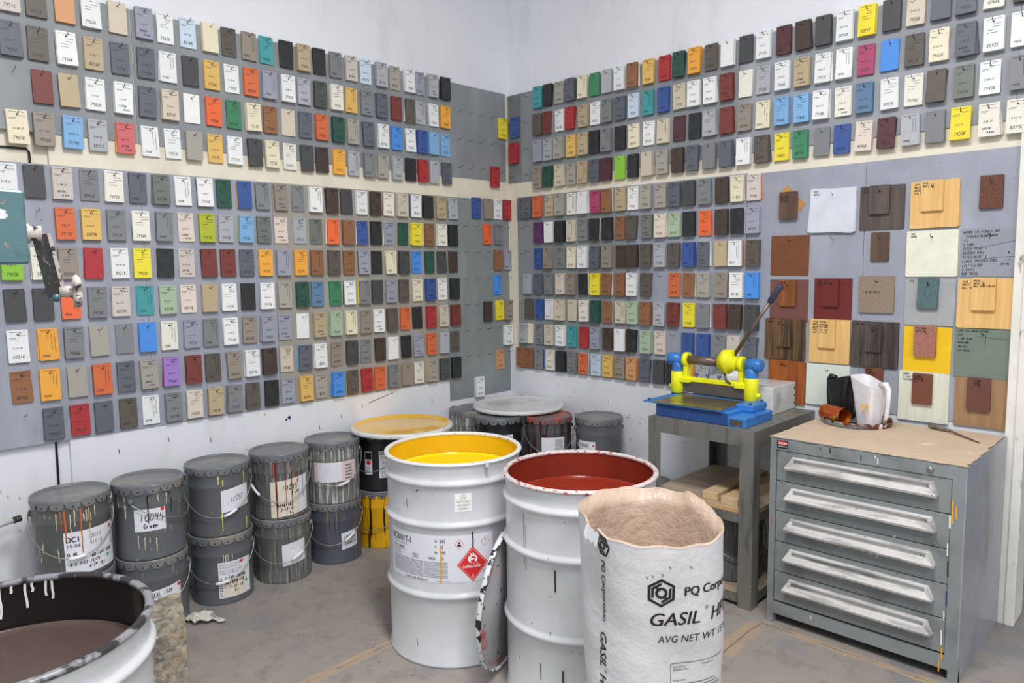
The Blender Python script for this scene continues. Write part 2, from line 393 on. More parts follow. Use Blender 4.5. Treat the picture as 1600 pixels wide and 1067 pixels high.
RL = ['s o T x w W p n/W T W x x s d G N V P/o',
      '. u W k B G k/w k n K D C h k O N k/W z',
      '. b/W t G V W s t N/W N K g K b s/W T W/o K',
      'g s G C t k/W y n/W n/r W K . o n/w x t W l',
      'K b W B B w E n/W B h n g R y G/W R N d',
      'V G B W q r z N W/o k h C . b b G P s',
      'n G/b w k G o/W i Y t F s d k a g G W d']
ORD = ['first', 'second', 'third', 'fourth', 'fifth', 'sixth', 'seventh', 'eighth', 'ninth', 'tenth', 'eleventh', 'twelfth', 'thirteenth', 'fourteenth', 'fifteenth', 'sixteenth', 'seventeenth', 'eighteenth', 'nineteenth', 'twentieth', 'twenty-first', 'twenty-second', 'twenty-third', 'twenty-fourth', 'twenty-fifth', 'twenty-sixth', 'twenty-seventh', 'twenty-eighth', 'twenty-ninth', 'thirtieth']
for k_, (c_, n_) in list(PAL.items()):  # all chip pigments pulled slightly towards grey to tone down saturation
    g_ = .3 * c_[0] + .6 * c_[1] + .1 * c_[2]; PAL[k_] = (tuple(x + (g_ - x) * .10 for x in c_), n_)
CHIPS = []  # wall, along, ztop, code, back, label
def rows(wall, rws, axs, zs, row0):
    for r, line in enumerate(rws):
        toks = line.split(); vis = [i for i, t in enumerate(toks) if t not in '.-']
        for i, t in enumerate(toks):
            a = axs[i]; z = zs[r]
            if t == '-': continue
            if t == '.': add_hook(wall, a, z - .02); continue
            code, _, back = t.partition('/')
            k = vis.index(i)
            rw = ORD[row0 + r]
            if wall == 'L':
                lab = f'{PAL[code][1]} paint chip stack, {ORD[k]} from the left in {rw} row of left wall'
            elif row0 == 0:
                lab = f'{PAL[code][1]} paint chip stack, {ORD[len(vis) - 1 - k]} from the right in {rw} row of right wall'
            else:
                lab = f'{PAL[code][1]} paint chip stack, {ORD[k]} from the left in {rw} row of right wall'
            CHIPS.append((wall, a, z, code, back or None, lab))
rows('L', LU, LU_Y, LU_Z, 0); rows('L', LL, LL_Y, LL_Z, 4); rows('R', RU, RU_X, RU_Z, 0); rows('R', RL, RL_X, RL_Z, 4)
# chips with places of their own around the corner
for wall, a, z, code in (('L', 3.738, 2.672, 'y'), ('L', 3.652, 2.33, 'r'), ('L', 3.475, 2.107, 'b'), ('L', 3.578, 2.107, 't'), ('L', 3.685, 2.107, 'W'), ('L', 3.775, 2.107, 'r'),
        ('L', 3.574, 1.931, 'O'), ('L', 3.681, 1.93, 'G'), ('L', 3.68, 1.75, 'n'), ('L', 3.77, 1.75, 'z'), ('L', 3.672, 1.576, 'l'), ('L', 3.568, 1.388, 'N'), ('L', 3.689, 1.392, 'y'), ('L', 3.775, 1.388, 't'),
        ('L', 3.768, 1.206, 'W'), ('L', 3.688, 1.034, 'F'), ('L', 3.475, .862, 'W'), ('R', -3.665, 2.68, 'b'), ('R', -3.668, 2.502, 'r'), ('R', -3.60, 2.111, 's'), ('R', -3.63, 1.049, 'n'), ('R', -3.60, 1.226, 'g')):
    CHIPS.append((wall, a, z, code, None, PAL[code][1] + ' paint chip stack near the corner'))
for r, cs in enumerate(([0], [0, 1, 4], [0, 1, 2], [0, 1, 2, 4], [0, 1, 4], [0, 1, 2, 3], [0, 1, 2, 4])):
    for c in cs: add_hook('L', 3.36 + .1035 * c, 2.087 - .1785 * r)
for r in range(4):
    for a in (-3.70, -3.55): add_hook('R', a, 2.80 - .178 * r)
for r in range(5): add_hook('R', -3.60, 1.9 - .178 * r)

def chip_material():
    m = NT('painted_chips'); at = m.n.new('ShaderNodeAttribute'); at.attribute_name = 'Paint'
    m.base(m.mix(m.math('MULTIPLY', m.ramp(m.noise(30, 4), .4, .75), .10), at.outputs['Color'], (.25, .25, .25, 1)))
    m.set(.48); return m.m
M_CHIP = chip_material()
SEQ = [str(n) + 'K' for n in (7972, 7937, 7938, 7942, 7926, 7986, 8015, 8042, 7905, 7936, 7958, 7927, 7951, 7882, 7920, 8046, 8021, 7903, 7974, 7948, 7955, 8059, 8054, 8018, 7966, 8079)]
def make_chip(mb, wall, a, z, code, back, o, fine=True):
    """stack of cards hanging from a hook, in coordinates relative to o"""
    rnd = random
    w, h = .077 + rnd.uniform(-.001, .001), .141
    n = rnd.choice((2, 4, 5, 6, 7)) if wall == 'L' else rnd.choice((4, 6, 7, 8, 9))
    th = .0034
    base = albedo(PAL[code][0]); v = rnd.uniform(.93, 1.05)
    base = tuple(min(c * v, .95) for c in base[:3]) + (1,)
    hx, hz = 0, z - .02
    swing = rnd.gauss(0, .012); shift = rnd.uniform(-.004, .004)
    fan = rnd.random() < .32; fs_ = rnd.choice((-.012, .012))
    for k in range(n):
        ang = swing + rnd.gauss(0, .012) + ((n - 1 - k) * fs_ if fan else 0)
        if k == n - 1: ang = swing
        c = base
        if back and k < max(1, n // 2):
            c = albedo(PAL[back][0]); ang += .035 * (1 if wall == 'R' else -1)
        elif k < n - 1:
            f = rnd.uniform(.82, 1.1); c = tuple(min(x * f, .95) for x in base[:3]) + (1,)
        d0 = k * th + .0006; d1 = d0 + th * .86; b = .0022
        dx = rnd.uniform(-.0015, .0015) if k < n - 1 else 0
        outline = [(-w / 2 + b, -h), (w / 2 - b, -h), (w / 2, -h + b), (w / 2, -b), (w / 2 - b, 0), (-w / 2 + b, 0), (-w / 2, -b), (-w / 2, -h + b)]
        ca, sa = math.cos(ang), math.sin(ang)
        def P(u, vv, d):
            u2, v2 = u + dx, vv + .02
            uu, v3 = u2 * ca - v2 * sa + shift, u2 * sa + v2 * ca
            d += max(0, -v3) * .01
            if wall == 'L': return (W + BT + d - o[0], a + uu - o[1], hz + v3 - o[2])
            return (a + uu - o[0], Y - BT - d - o[1], hz + v3 - o[2])
        vs = [P(u, q, d0) for u, q in outline] + [P(u, q, d1) for u, q in outline]
        fs = [tuple(range(8, 16))] + [(i, (i + 1) % 8, 8 + (i + 1) % 8, 8 + i) for i in range(8)]
        if k == 0: fs.append(tuple(range(7, -1, -1)))
        # facing: on the left wall the picture's right is +y, on the right wall it is +x
        if wall == 'R': pass
        mb.add(vs, fs, 0, col=c)
    # marks on the front card
    lum = .3 * base[0] + .6 * base[1] + .1 * base[2]
    ink = (.03, .03, .04, 1) if lum > .10 else tuple(x * .35 for x in base[:3]) + (1,)
    sh = Sheet(mb, lambda u, q, l: P(u, q, d1 + l))
    sh.lift = .0003
    sh.poly([(.0035 * math.cos(t), -.02 + .0035 * math.sin(t)) for t in (0, 1, 2, 3, 4.2, 5.2)], 0, col=(.01, .01, .01, 1))
    if not fine or (lum < .05 and rnd.random() < .7): return
    if code in 'kd' or rnd.random() < .12: return
    style = rnd.random(); t = .0016
    sh.scribble(-w * .38, -.009, w * .75, .0016, t, 0, ink, 16)
    sh.line([(-.002, -.018), (.006 * (1 if wall == 'L' else -1) + .002, -.010)], .0014, 0, col=(.02, .02, .02, 1))
    if style < .55:
        sh.scribble(w * .02, -.024, w * .38, .0014, t, 0, ink, 8)
        sh.scribble(-w * .40, -.034, w * .36, .0017, t, 0, ink, 8); sh.line([(-w * .40, -.039), (-w * .1, -.0392)], t * .8, 0, col=ink)
        sh.hand(f'{rnd.randint(1, 12)}-{rnd.randint(1, 28)}-{rnd.choice((16, 17))}', -w * .26, -.082, .008, t, 0, col=ink)
        if rnd.random() < .8: sh.hand(rnd.choice(SEQ), -w * .30, -.124, .0145, t * 1.1, 0, col=ink)
        else: sh.hand('#' + rnd.choice(SEQ), -w * .3, -.112, .009, t, 0, col=ink); sh.hand('IN BACK', -w * .1, -.128, .007, t, 0, col=ink)
    elif style < .8:
        for q in range(4): sh.scribble(-w * .02 if q < 2 else -w * .3, -.03 - q * .012, w * rnd.uniform(.3, .5), .0018, t, 0, ink, 8)
        sh.hand(rnd.choice(SEQ), -w * .32, -.126, .0145, t * 1.1, 0, col=ink)
    else:
        for q in range(2):
            x0 = w * (.16 + .16 * q); sh.line([(x0 + rnd.uniform(-.0018, .0018), -.022 - j * .0045) for j in range(rnd.randint(12, 20))], t, 0, col=ink)
        sh.hand(rnd.choice(SEQ), -w * .38, -.126, .010, t, 0, col=ink)

def apparent(wall, a, z):
    p = Vector((W, a, z)) if wall == 'L' else Vector((a, Y, z)); d = p - CAM
    nrm = abs(d.x) if wall == 'L' else abs(d.y)
    return nrm / d.length ** 3
CHIPS.sort(key=lambda c: -apparent(c[0], c[1], c[2]))
NIND = 298
bm_rest = MB()
for i, (wall, a, z, code, back, lab) in enumerate(CHIPS):
    add_hook(wall, a, z - .02)
    if i < NIND:
        o = (W + BT, a, z - .141) if wall == 'L' else (a, Y - BT, z - .141)
        mb = MB(); make_chip(mb, wall, a, z, code, back, (0, 0, 0))
        ob = mb.build('paint_chip_stack', M_CHIP, origin=o, attr=True)
        tag(ob, lab, 'paint chips', 'paint chip stacks hung in rows on the hook boards')
    else: make_chip(bm_rest, wall, a, z, code, back, (0, 0, 0))
tag(bm_rest.build('paint_chip_stacks', M_CHIP, attr=True), 'many small coloured paint chip stacks filling both walls towards the corner', 'paint chips', kind='stuff')

# ------------------------------------------------------------------ large square samples on the right wall
yS = Y - BT
INKM = plain('marker_ink', (24, 24, 28), .5, var=0)
MS = dict(
 white=plain('sample_white', (205, 209, 220), .35), dbrown=wood('sample_espresso', (72, 62, 60), (90, 78, 74), 50), lwood=wood('sample_maple', (218, 180, 118), (208, 166, 104), 55),
 rust=speck('sample_rust', (106, 64, 44), (70, 48, 42), 220), brown=plain('sample_brown', (112, 68, 38), .5), mbrown=wood('sample_walnut_flat', (95, 72, 58), (80, 60, 50), 40),
 cream=plain('sample_cream', (222, 222, 204), .5), greyp=plain('sample_grey', (142, 146, 158), .5), mauve=plain('sample_mauve_brown', (112, 72, 66), .5), orbrown=wood('sample_oak_orange', (140, 84, 42), (112, 62, 30), 60),
 maroon=plain('sample_maroon', (104, 36, 32), .45), taupe=speck('sample_taupe_rough', (142, 126, 108), (120, 106, 92), 160), lgrey=plain('sample_light_grey', (158, 162, 165), .5), teal=speck('sample_teal_stone', (66, 90, 96), (92, 114, 117), 200),
 walnut=wood('sample_walnut', (112, 84, 54), (58, 44, 36), 70), dgrain=wood('sample_dark_grain', (84, 74, 68), (48, 42, 40), 75), yellow=plain('sample_yellow', (244, 186, 20), .4), pinkst=speck('sample_pink_stone', (162, 110, 94), (132, 88, 78), 180),
 sage=plain('sample_sage', (112, 124, 114), .5), orwood=wood('sample_orange_wood', (160, 88, 38), (120, 60, 24), 55), mint=speck('sample_pale_mint', (205, 214, 205), (170, 190, 175), 45, .68, .74), rbrown=plain('sample_red_brown', (112, 66, 50), .5),
 palewood=wood('sample_pale_ash', (212, 214, 200), (200, 202, 186), 70), oak=wood('sample_oak', (155, 122, 88), (142, 110, 76), 60), rbstone=speck('sample_brown_stone', (105, 66, 56), (82, 54, 48), 200))
# name, x0,x1,ztop,zbot,n cards,mat,front offset layer,label
def sq(name, x0, x1, z1, z0, n, mat, label, d0=0., writing=None, fan=.012, rot0=0):
    mb = MB(); th = .003; w = x1 - x0; h = z1 - z0; cx = (x0 + x1) / 2; hz = z1 - .03
    rr = random.Random(hash(label) % 1000 if False else len(label) * 7 + int(z1 * 1000))
    for k in range(n):
        ang = rot0 + (rr.uniform(-fan, fan) if k < n - 1 else 0); ca, sa = math.cos(ang), math.sin(ang); b = .0035
        def P(u, v, d):
            v2 = v + .03; return (cx + u * ca - v2 * sa, yS - d, hz + u * sa + v2 * ca)
        ol = [(-w / 2 + b, -h), (w / 2 - b, -h), (w / 2, -h + b), (w / 2, -b), (w / 2 - b, 0), (-w / 2 + b, 0), (-w / 2, -b), (-w / 2, -h + b)]
        A, B = d0 + .0008 + k * th, d0 + .0008 + (k + .85) * th
        mb.add([P(u, v, A) for u, v in ol] + [P(u, v, B) for u, v in ol], [tuple(range(8, 16)), tuple(range(7, -1, -1))] + [(i, (i + 1) % 8, 8 + (i + 1) % 8, 8 + i) for i in range(8)], 0)
    sh = Sheet(mb, lambda u, v, l: P(u, v, B + l))
    sh.poly([(.004 * math.cos(t), -.03 + .004 * math.sin(t)) for t in (0, 1, 2, 3, 4.2, 5.2)], 1)
    if writing: writing(sh, w, h)
    o = mb.build(name, [MS[mat], INKM], origin=(cx, yS - d0, z0))
    tag(o, label, 'sample', 'finish samples on the big board' if name == 'sample_panel_stack' else 'small sample chips on the big board')
    return o
def wr_small(lines, size=.009, u0=-.42, rows=None):
    def f(s, w, h):
        for i, t in enumerate(lines): s.hand(t, w * u0, -.018 - i * size * 1.5, size, .0016, 1)
    return f
def wr_panel(s, w, h):
    L = ['8479PM 1131-8-202-31,020', '75TCH B/C BLOOD RAUCH', '-11', '2 CORD', '75TCH PRINT 1', 'BRUSHES ROLL', '75TCH PRINT 2', 'LAUREL BRUSHED ROLL', 'LAST FILTER', '2 COATS', 'RUN TWICE']
    for i, t in enumerate(L):
        s.hand(t, -w * .46 + (.01 if i == 1 else 0), -.024 - i * .0185, .0105 if i < 2 else .0115, .0017, 1, rot=.03, gap=.72 if i < 2 else .85)
    s.line([(-w * .2, -.088), (w * .48, -.058)], .0014, 1); s.hand('W', w * .32, -.115, .01, .0015, 1); s.line([(w * .2, -.13), (w * .46, -.128)], .0014, 1)
    s.hand('1.5', w * .28, -.146, .01, .0015, 1); s.hand('200 MG', w * .2, -.165, .009, .0015, 1); s.line([(-w * .1, -.137), (w * .2, -.13)], .0014, 1)
    s.line([(0, -.02), (.0, -.05)], .0016, 1)
def wr_sage(s, w, h):
    for i, t in enumerate(['85T8 STEEL BRUSH FINISHED', 'LAST', '1 COAT PAINT', 'DRAW DOWN', 'TWO PASS', 'LAST BRUSH']): s.hand(t, -w * .44, -.02 - i * .018, .0085, .0014, 1, gap=.75)
    s.line([(-w * .1, -.04), (w * .48, -.048)], .0012, 1); s.line([(.01, -.03), (.01, -.075)], .0018, 1)
S = 'sample_panel_stack'; s_ = 'sample_chip_stack'
wl3 = wr_small(['7879', 'MAPLE', 'BRUSH ROLL', 'FIN TWICE']); wl2 = wr_small(['8435', 'MAPLE'])
SQ = [
 (s_, -1.719, -1.624, 2.000, 1.858, 4, 'mbrown', 'brown wood grain chip stack hung over a tilted tan chip', .012, wr_small(['OAK', 'WALNUT 1', 'BRUSH', 'FIN TWICE'], .008), .01, 0),
 (S, -1.557, -1.332, 1.998, 1.780, 6, 'white', 'pale bluish white square sample stack, fanned out, top row', 0, wl2, .05, -.02),
 (S, -1.316, -1.113, 1.993, 1.783, 2, 'dbrown', 'dark espresso brown square sample behind a dark chip, top row', 0, wl2, .02, 0),
 (s_, -1.270, -1.178, 1.995, 1.858, 4, 'dbrown', 'dark espresso chip stack on the dark square sample', .010, None, .01, 0),
 (S, -1.088, -0.887, 1.996, 1.782, 4, 'lwood', 'light maple wood grain square sample stack, top row', 0, wl3, .03, .01),
 (s_, -1.041, -0.949, 1.998, 1.858, 4, 'lwood', 'light maple chip stack pinned on the maple square, top row', .014, wl2, .01, 0),
 (s_, -0.809, -0.721, 1.999, 1.855, 5, 'rust', 'rusty speckled chip stack beside the door casing', 0, None, .02, 0),
 (S, -1.766, -1.561, 1.773, 1.563, 1, 'brown', 'plain brown square sample plate alone on the board', 0, None, 0, -.01),
 (s_, -1.259, -1.175, 1.771, 1.630, 3, 'mbrown', 'plain walnut brown chip stack hanging alone in the second row', 0, None, .01, 0),
 (S, -1.098, -0.884, 1.769, 1.556, 3, 'cream', 'cream square sample stack in the second row', 0, wr_small(['7885', 'CREAM'], .008), .02, 0),
 (S, -0.874, -0.652, 1.772, 1.556, 1, 'greyp', 'blue-grey panel covered in black handwritten notes', 0, wr_panel, 0, 0),
 (S, -1.767, -1.560, 1.541, 1.318, 1, 'mauve', 'mauve brown square sample behind the press lever grip', 0, None, 0, 0),
 (s_, -1.710, -1.622, 1.541, 1.401, 4, 'orbrown', 'orange-brown grained chip stack on the mauve square', .005, wr_small(['WALNUT', 'TOP', 'COAT', '1-15'], .008), .01, 0),
 (S, -1.529, -1.340, 1.548, 1.338, 1, 'maroon', 'maroon square sample with a matching chip on it', 0, wr_small(['7942', 'BRICK', 'FIN TWO'], .009), 0, 0),
 (s_, -1.485, -1.404, 1.548, 1.405, 4, 'maroon', 'maroon chip stack on the maroon square', .005, wr_small(['7942', 'TWO'], .008, -.4), .01, 0),
 (S, -1.305, -1.143, 1.560, 1.380, 4, 'taupe', 'rough taupe square sample stack with a handwritten date', 0, lambda s, w, h: s.hand('8-30-2017', -w * .32, -.085, .012, .0018, 1), .02, 0),
 (S, -1.097, -0.886, 1.549, 1.329, 2, 'lgrey', 'light grey square sample behind teal stone chips', 0, wr_small(['7645'], .009), .01, 0),
 (s_, -1.038, -0.953, 1.550, 1.409, 6, 'teal', 'teal stone textured chip stack on the light grey square', .008, None, .05, 0),
 (S, -0.876, -0.661, 1.547, 1.326, 4, 'lwood', 'light maple square sample stack, third row by the door casing', 0, wr_small(['7478', 'MAPLE', 'ROLL TWO'], .009), .03, 0),
 (s_, -0.818, -0.727, 1.552, 1.407, 5, 'lwood', 'light maple chip stack on the maple square by the door casing', .014, wr_small(['BRUSH', 'MAPLE', 'HALF COAT FINISH'], .008), .01, 0),
 (S, -1.788, -1.569, 1.330, 1.114, 3, 'walnut', 'rustic walnut grain square sample stack with a walnut chip', 0, wr_small(['WALNUT'], .008), .03, 0),
 (s_, -1.719, -1.639, 1.330, 1.184, 4, 'walnut', 'walnut chip stack on the rustic walnut square', .012, wr_small(['7456', 'ROLL'], .008), .01, 0),
 (S, -1.545, -1.342, 1.338, 1.113, 3, 'lwood', 'light maple square sample stack, fourth row, full of notes', 0, wr_small(['75TCH', 'MAPLE', 'BRUSH', 'FIN TWO', 'COAT'], .009), .02, 0),
 (s_, -1.496, -1.411, 1.338, 1.192, 4, 'lwood', 'light maple chip stack with notes, fourth row', .012, wr_small(['CUSTOM', 'COPPER', 'FIN TWO', 'TOP COAT', '7-31-15'], .009), .01, 0),
 (S, -1.334, -1.116, 1.336, 1.112, 4, 'dgrain', 'dark wood grain square sample stack, fanned out', 0, wr_small(['DARK OAK'], .009), .04, 0),
 (s_, -1.264, -1.188, 1.319, 1.188, 4, 'dgrain', 'dark wood grain chip stack on the dark grain square', .014, None, .01, 0),
 (S, -1.094, -0.892, 1.322, 1.106, 2, 'yellow', 'bright yellow square sample behind a pink stone chip', 0, None, .01, 0),
 (s_, -1.045, -0.953, 1.330, 1.183, 6, 'pinkst', 'pinkish stone chip stack on the yellow square', .008, wr_small(['7912 ROCK', 'RUSTIC'], .008), .02, 0),
 (S, -0.880, -0.657, 1.327, 1.100, 2, 'sage', 'sage green-grey square panel with faint pencilled notes', 0, wr_sage, .01, 0),
 (S, -1.763, -1.561, 1.110, 0.878, 3, 'orwood', 'orange stained wood square sample behind the white box', 0, wr_small(['7612', 'CHERRY'], .009, -.2), .02, 0),
 (S, -1.556, -1.338, 1.105, 0.891, 3, 'mint', 'pale mint dotted square sample behind the black pitcher', 0, None, .02, 0),
 (s_, -1.264, -1.179, 1.112, 0.990, 3, 'rbrown', 'reddish brown chip stack hanging behind the white pitcher', 0, wr_small(['COPPER', 'BROWN', '7821'], .008), .01, 0),
 (S, -1.107, -0.893, 1.107, 0.870, 3, 'palewood', 'pale ash grain square sample behind a brown chip', 0, wr_small(['TAMPA', '1 SIDE', 'FINISHED'], .009), .02, 0),
 (s_, -1.045, -0.959, 1.101, 0.954, 4, 'rbrown', 'dark reddish brown chip stack on the pale ash square', .012, wr_small(['AUTUMN', 'BROWN', '7821'], .008), .02, 0),
 (S, -0.870, -0.667, 1.099, 0.875, 2, 'oak', 'oak grain square sample at the bottom by the door casing', 0, None, .01, 0),
 (s_, -0.818, -0.727, 1.102, 0.953, 5, 'rbstone', 'brown stone chip stack on the oak square sample', .008, wr_small(['STONE', '7817'], .008, -.2), .02, 0),
]
for nm, x0, x1, z1, z0, n, mat, lab, d0, wr_, fan, rot0 in SQ:
    sq(nm, x0, x1, z1, z0, n, mat, lab, d0, wr_, fan, rot0); add_hook('R', (x0 + x1) / 2, z1 - .03)
o = sq(s_, -1.792, -1.722, 2.07, 1.925, 1, 'orbrown', 'tan wood chip hanging tilted behind a brown chip stack', .0, None, 0, 0); MS['tan'] = wood('sample_tan', (192, 145, 88), (170, 122, 68), 50)
o.data.materials[0] = MS['tan']; o.rotation_euler = (0, -.75, 0); o.location = (-1.613, yS, 1.906)
for x, z in ((-1.44, 1.745),): add_hook('R', x, z)

# ------------------------------------------------------------------ pails
M_GREYPAIL = {
 'plain': stained('grey_pail_enamel', (92, 96, 101), [((150, 152, 152), 45, (1, 1, .12), .68, .74)], .38),
 'cream_drips': stained('grey_pail_cream_drips', (94, 98, 102), [((205, 196, 165), 70, (1, 1, .13), .66, .68)], .38),
 'rust_drips': stained('grey_pail_rust_drips', (88, 90, 90), [((205, 198, 170), 62, (1, 1, .12), .64, .66), ((176, 92, 45), 30, (1, 1, .10), .70, .72)], .38),
 'yellow_drips': stained('grey_pail_yellow_drips', (92, 96, 100), [((205, 205, 110), 30, (1, 1, .10), .70, .73)], .38),
 'runs': stained('grey_pail_grey_runs', (96, 98, 98), [((140, 140, 132), 75, (1, 1, .05), .52, .62), ((70, 72, 74), 60, (1, 1, .05), .60, .68)], .45),
 'white_runs': stained('grey_pail_white_runs', (112, 112, 110), [((182, 182, 178), 70, (1, 1, .07), .50, .62), ((84, 86, 88), 66, (1, 1, .06), .56, .68)], .45),
 'black': stained('black_pail_enamel', (34, 36, 40), [((90, 92, 95), 50, (1, 1, .1), .70, .74)], .3),
 'yellow': stained('yellow_pail_enamel', (236, 172, 20), [((40, 36, 30), 44, (1, 1, .06), .57, .62)], .35),
 'blue': stained('slate_pail_enamel', (82, 86, 98), [((120, 105, 80), 40, (1, 1, .05), .66, .70)], .35),
 'red': stained('pail_red_runs', (84, 86, 92), [((62, 34, 36), 34, (1, 1, .06), .52, .58)], .35)}
M_LIDG = stained('pail_lid_grey', (104, 107, 112), [((132, 126, 118), 7, None, .5, .7), ((160, 160, 158), 60, None, .72, .75)], .35, bump=.1)
M_LIDR = stained('pail_lid_red', (110, 92, 92), [((165, 80, 66), 12, None, .5, .6)], .4)
M_WIRE = plain('bail_wire', (150, 150, 146), .35, .7)
M_GRIP = plain('white_plastic_grip', (222, 222, 222), .4)
M_PAPER = plain('label_paper', (214, 216, 224), .6, var=.02)
M_CREAMP = plain('label_paper_aged', (214, 206, 190), .6, var=.03)
M_RED = plain('red_print', (205, 42, 44), .5, var=0); M_GREEN = plain('green_dot', (60, 165, 90), .5, var=0)
M_GREYINK = plain('grey_print', (110, 112, 120), .5, var=0); M_WHITEINK = plain('white_print', (228, 228, 230), .5, var=0); M_PINK = plain('pink_print', (212, 192, 194), .5, var=0)
M_DRIP = {k: plain('drip_' + k, c, .3, var=0) for k, c in dict(red=(110, 26, 26), cream=(210, 202, 172), orange=(188, 98, 44), black=(22, 22, 24), yellow=(214, 210, 110), blue=(48, 52, 110), white=(226, 226, 228), gold=(214, 160, 30)).items()}
LM = [M_PAPER, INKM, M_RED, M_GREEN, M_GREYINK, M_WHITEINK, M_CREAMP, M_PINK]

PB = [(.1425, 0), (.1445, .004), (.1435, .012), (.1455, .232), (.1475, .238), (.1490, .246), (.1478, .254), (.1475, .262), (.1478, .300), (.1500, .306), (.1480, .314), (.1475, .329)]
def pail(x, y, z, mat, label, labels=(), drips=(), bail=-8, bail_drop=.15, lidmat=None, grip=True, group='steel pails along the walls', lug=True):
    root = empty('steel_pail', (x, y, z), label, 'pail', group)
    a0 = math.atan2(-y, -x)
    mb = MB(); mb.lathe(PB, (x, y, z), 56, cap0=True, cap1=True)
    ez = z + .272
    for s in (-1, 1):
        e = a0 + math.radians(bail) + s * PI / 2; p = Vector((math.cos(e), math.sin(e), 0))
        q = Vector((x, y, ez)) + p * .146
        mb.tube([q, q + p * .006, q + p * .010, q + p * .013], [.016, .015, .010, .004], n=12)
    mb.build('body', M_GREYPAIL[mat], root)
    # lid with scalloped lugs
    mb = MB(); nl = 16
    mb.lathe([(0.0001, z + .3335), (.06, z + .334), (.118, z + .334), (.130, z + .3332), (.136, z + .3315), (.140, z + .334), (.1435, z + .340), (.147, z + .343), (.1505, z + .342), (.1522, z + .338)], (x, y, 0), 96)
    def m_(k, a, r, zz):
        if k >= 1:
            u = abs(((a * nl / (2 * PI)) % 1) - .5) * 2
            dep = (1 - u ** 4) * .026 + .008
            return (r + (.0015 if k == 2 else 0) - .0005 * k, z + .338 - dep * (k / 2))
        return r, zz
    mb.lathe([(.1522, z + .338), (.1535, z + .33), (.1530, z + .31)], (x, y, 0), 192, mods=m_)
    for i in range(nl):
        a = 2 * PI * (i + .5) / nl
        c, s = math.cos(a), math.sin(a); r = .1541
        u = Vector((-s, c, 0)) * .0045; o = Vector((x + c * r, y + s * r, z + .315)); vz = Vector((0, 0, .003))
        mb.add([o - u - vz, o + u - vz, o + u * .6 + vz, o - u * .6 + vz], [(0, 1, 2, 3)], 1)
    mb.build('lid', [lidmat or M_LIDG, INKM], root)
    # bail
    mb = MB(); pts = []; e0 = a0 + math.radians(bail)
    for i in range(33):
        t = i / 32; aa = e0 - PI / 2 + PI * t; d = math.sin(PI * t)
        r = .158 + .006 * d; zz = ez - bail_drop * (d ** .8) + .004 * math.sin(t * 9)
        pts.append((x + math.cos(aa) * r, y + math.sin(aa) * r, zz))
    mb.tube(pts, .0024, n=6)
    bo = mb.build('bail', M_WIRE, root)
    if grip:
        mb = MB(); g = []
        k0 = 16 if grip is True else grip
        for i in range(k0, k0 + 5): g.append(pts[i])
        mb.tube(g, .0068, n=10); mb.build('grip', M_GRIP, bo)
    # labels
    def fn(off, z0):
        def f(u, v, l):
            r = .1462 + l + (v / .3) * .001; a = a0 + off + u / .146
            return (x + math.cos(a) * r, y + math.sin(a) * r, z0 + v)
        return f
    for lb in labels:
        ang, w, zl, zh, draw = lb[:5]; tilt = lb[5] if len(lb) > 5 else 0
        mb = MB(); f0 = fn(math.radians(ang), z + zl)
        sh = Sheet(mb, (lambda u, v, l: f0(u, v + tilt * u, l)), .012)
        sh.rect(-w / 2, 0, w / 2, zh - zl, draw[0], .0008)
        sh.lift = .0010
        for cmd in draw[1]:
            getattr(sh, cmd[0])(*cmd[1:])
        mb.build('label', LM, root)
    if drips:
        for kc, lst in drips:
            mb = MB(); sh = Sheet(mb, fn(0, z), .02)
            for ang, zt, zb, w in lst:
                u = math.radians(ang) * .146; n = 6; P1 = []; P2 = []
                for i in range(n + 1):
                    v = zt + (zb - zt) * i / n; ww = w * (1 - .5 * i / n) + random.uniform(-.15, .15) * w; uu = u + random.uniform(-.0012, .0012)
                    P1.append((uu - ww / 2, v)); P2.append((uu + ww / 2, v))
                for i in range(n): sh.poly([P1[i], P2[i], P2[i + 1], P1[i + 1]], 0, .0026)
            mb.build('paint_drips', M_DRIP[kc], root)
    return root
def dot(u, v, mi, r=.0085): return ('poly', [(u + r * math.cos(t * PI / 5), v + r * math.sin(t * PI / 5)) for t in range(10)], mi)
def fine(u0, v0, u1, v1, n, mi=4):
    return [('rect', u0, v0 + (v1 - v0) * i / n, u0 + (u1 - u0) * random.uniform(.8, 1), v0 + (v1 - v0) * i / n + (v1 - v0) / n * .45, mi) for i in range(n)]
H2 = .343
P1, P2, P3, P4, P5 = (-3.52, .85), (-3.495, 1.158), (-3.541, 1.502), (-3.543, 1.835), (-3.553, 2.163)
ZT = H2 + .0
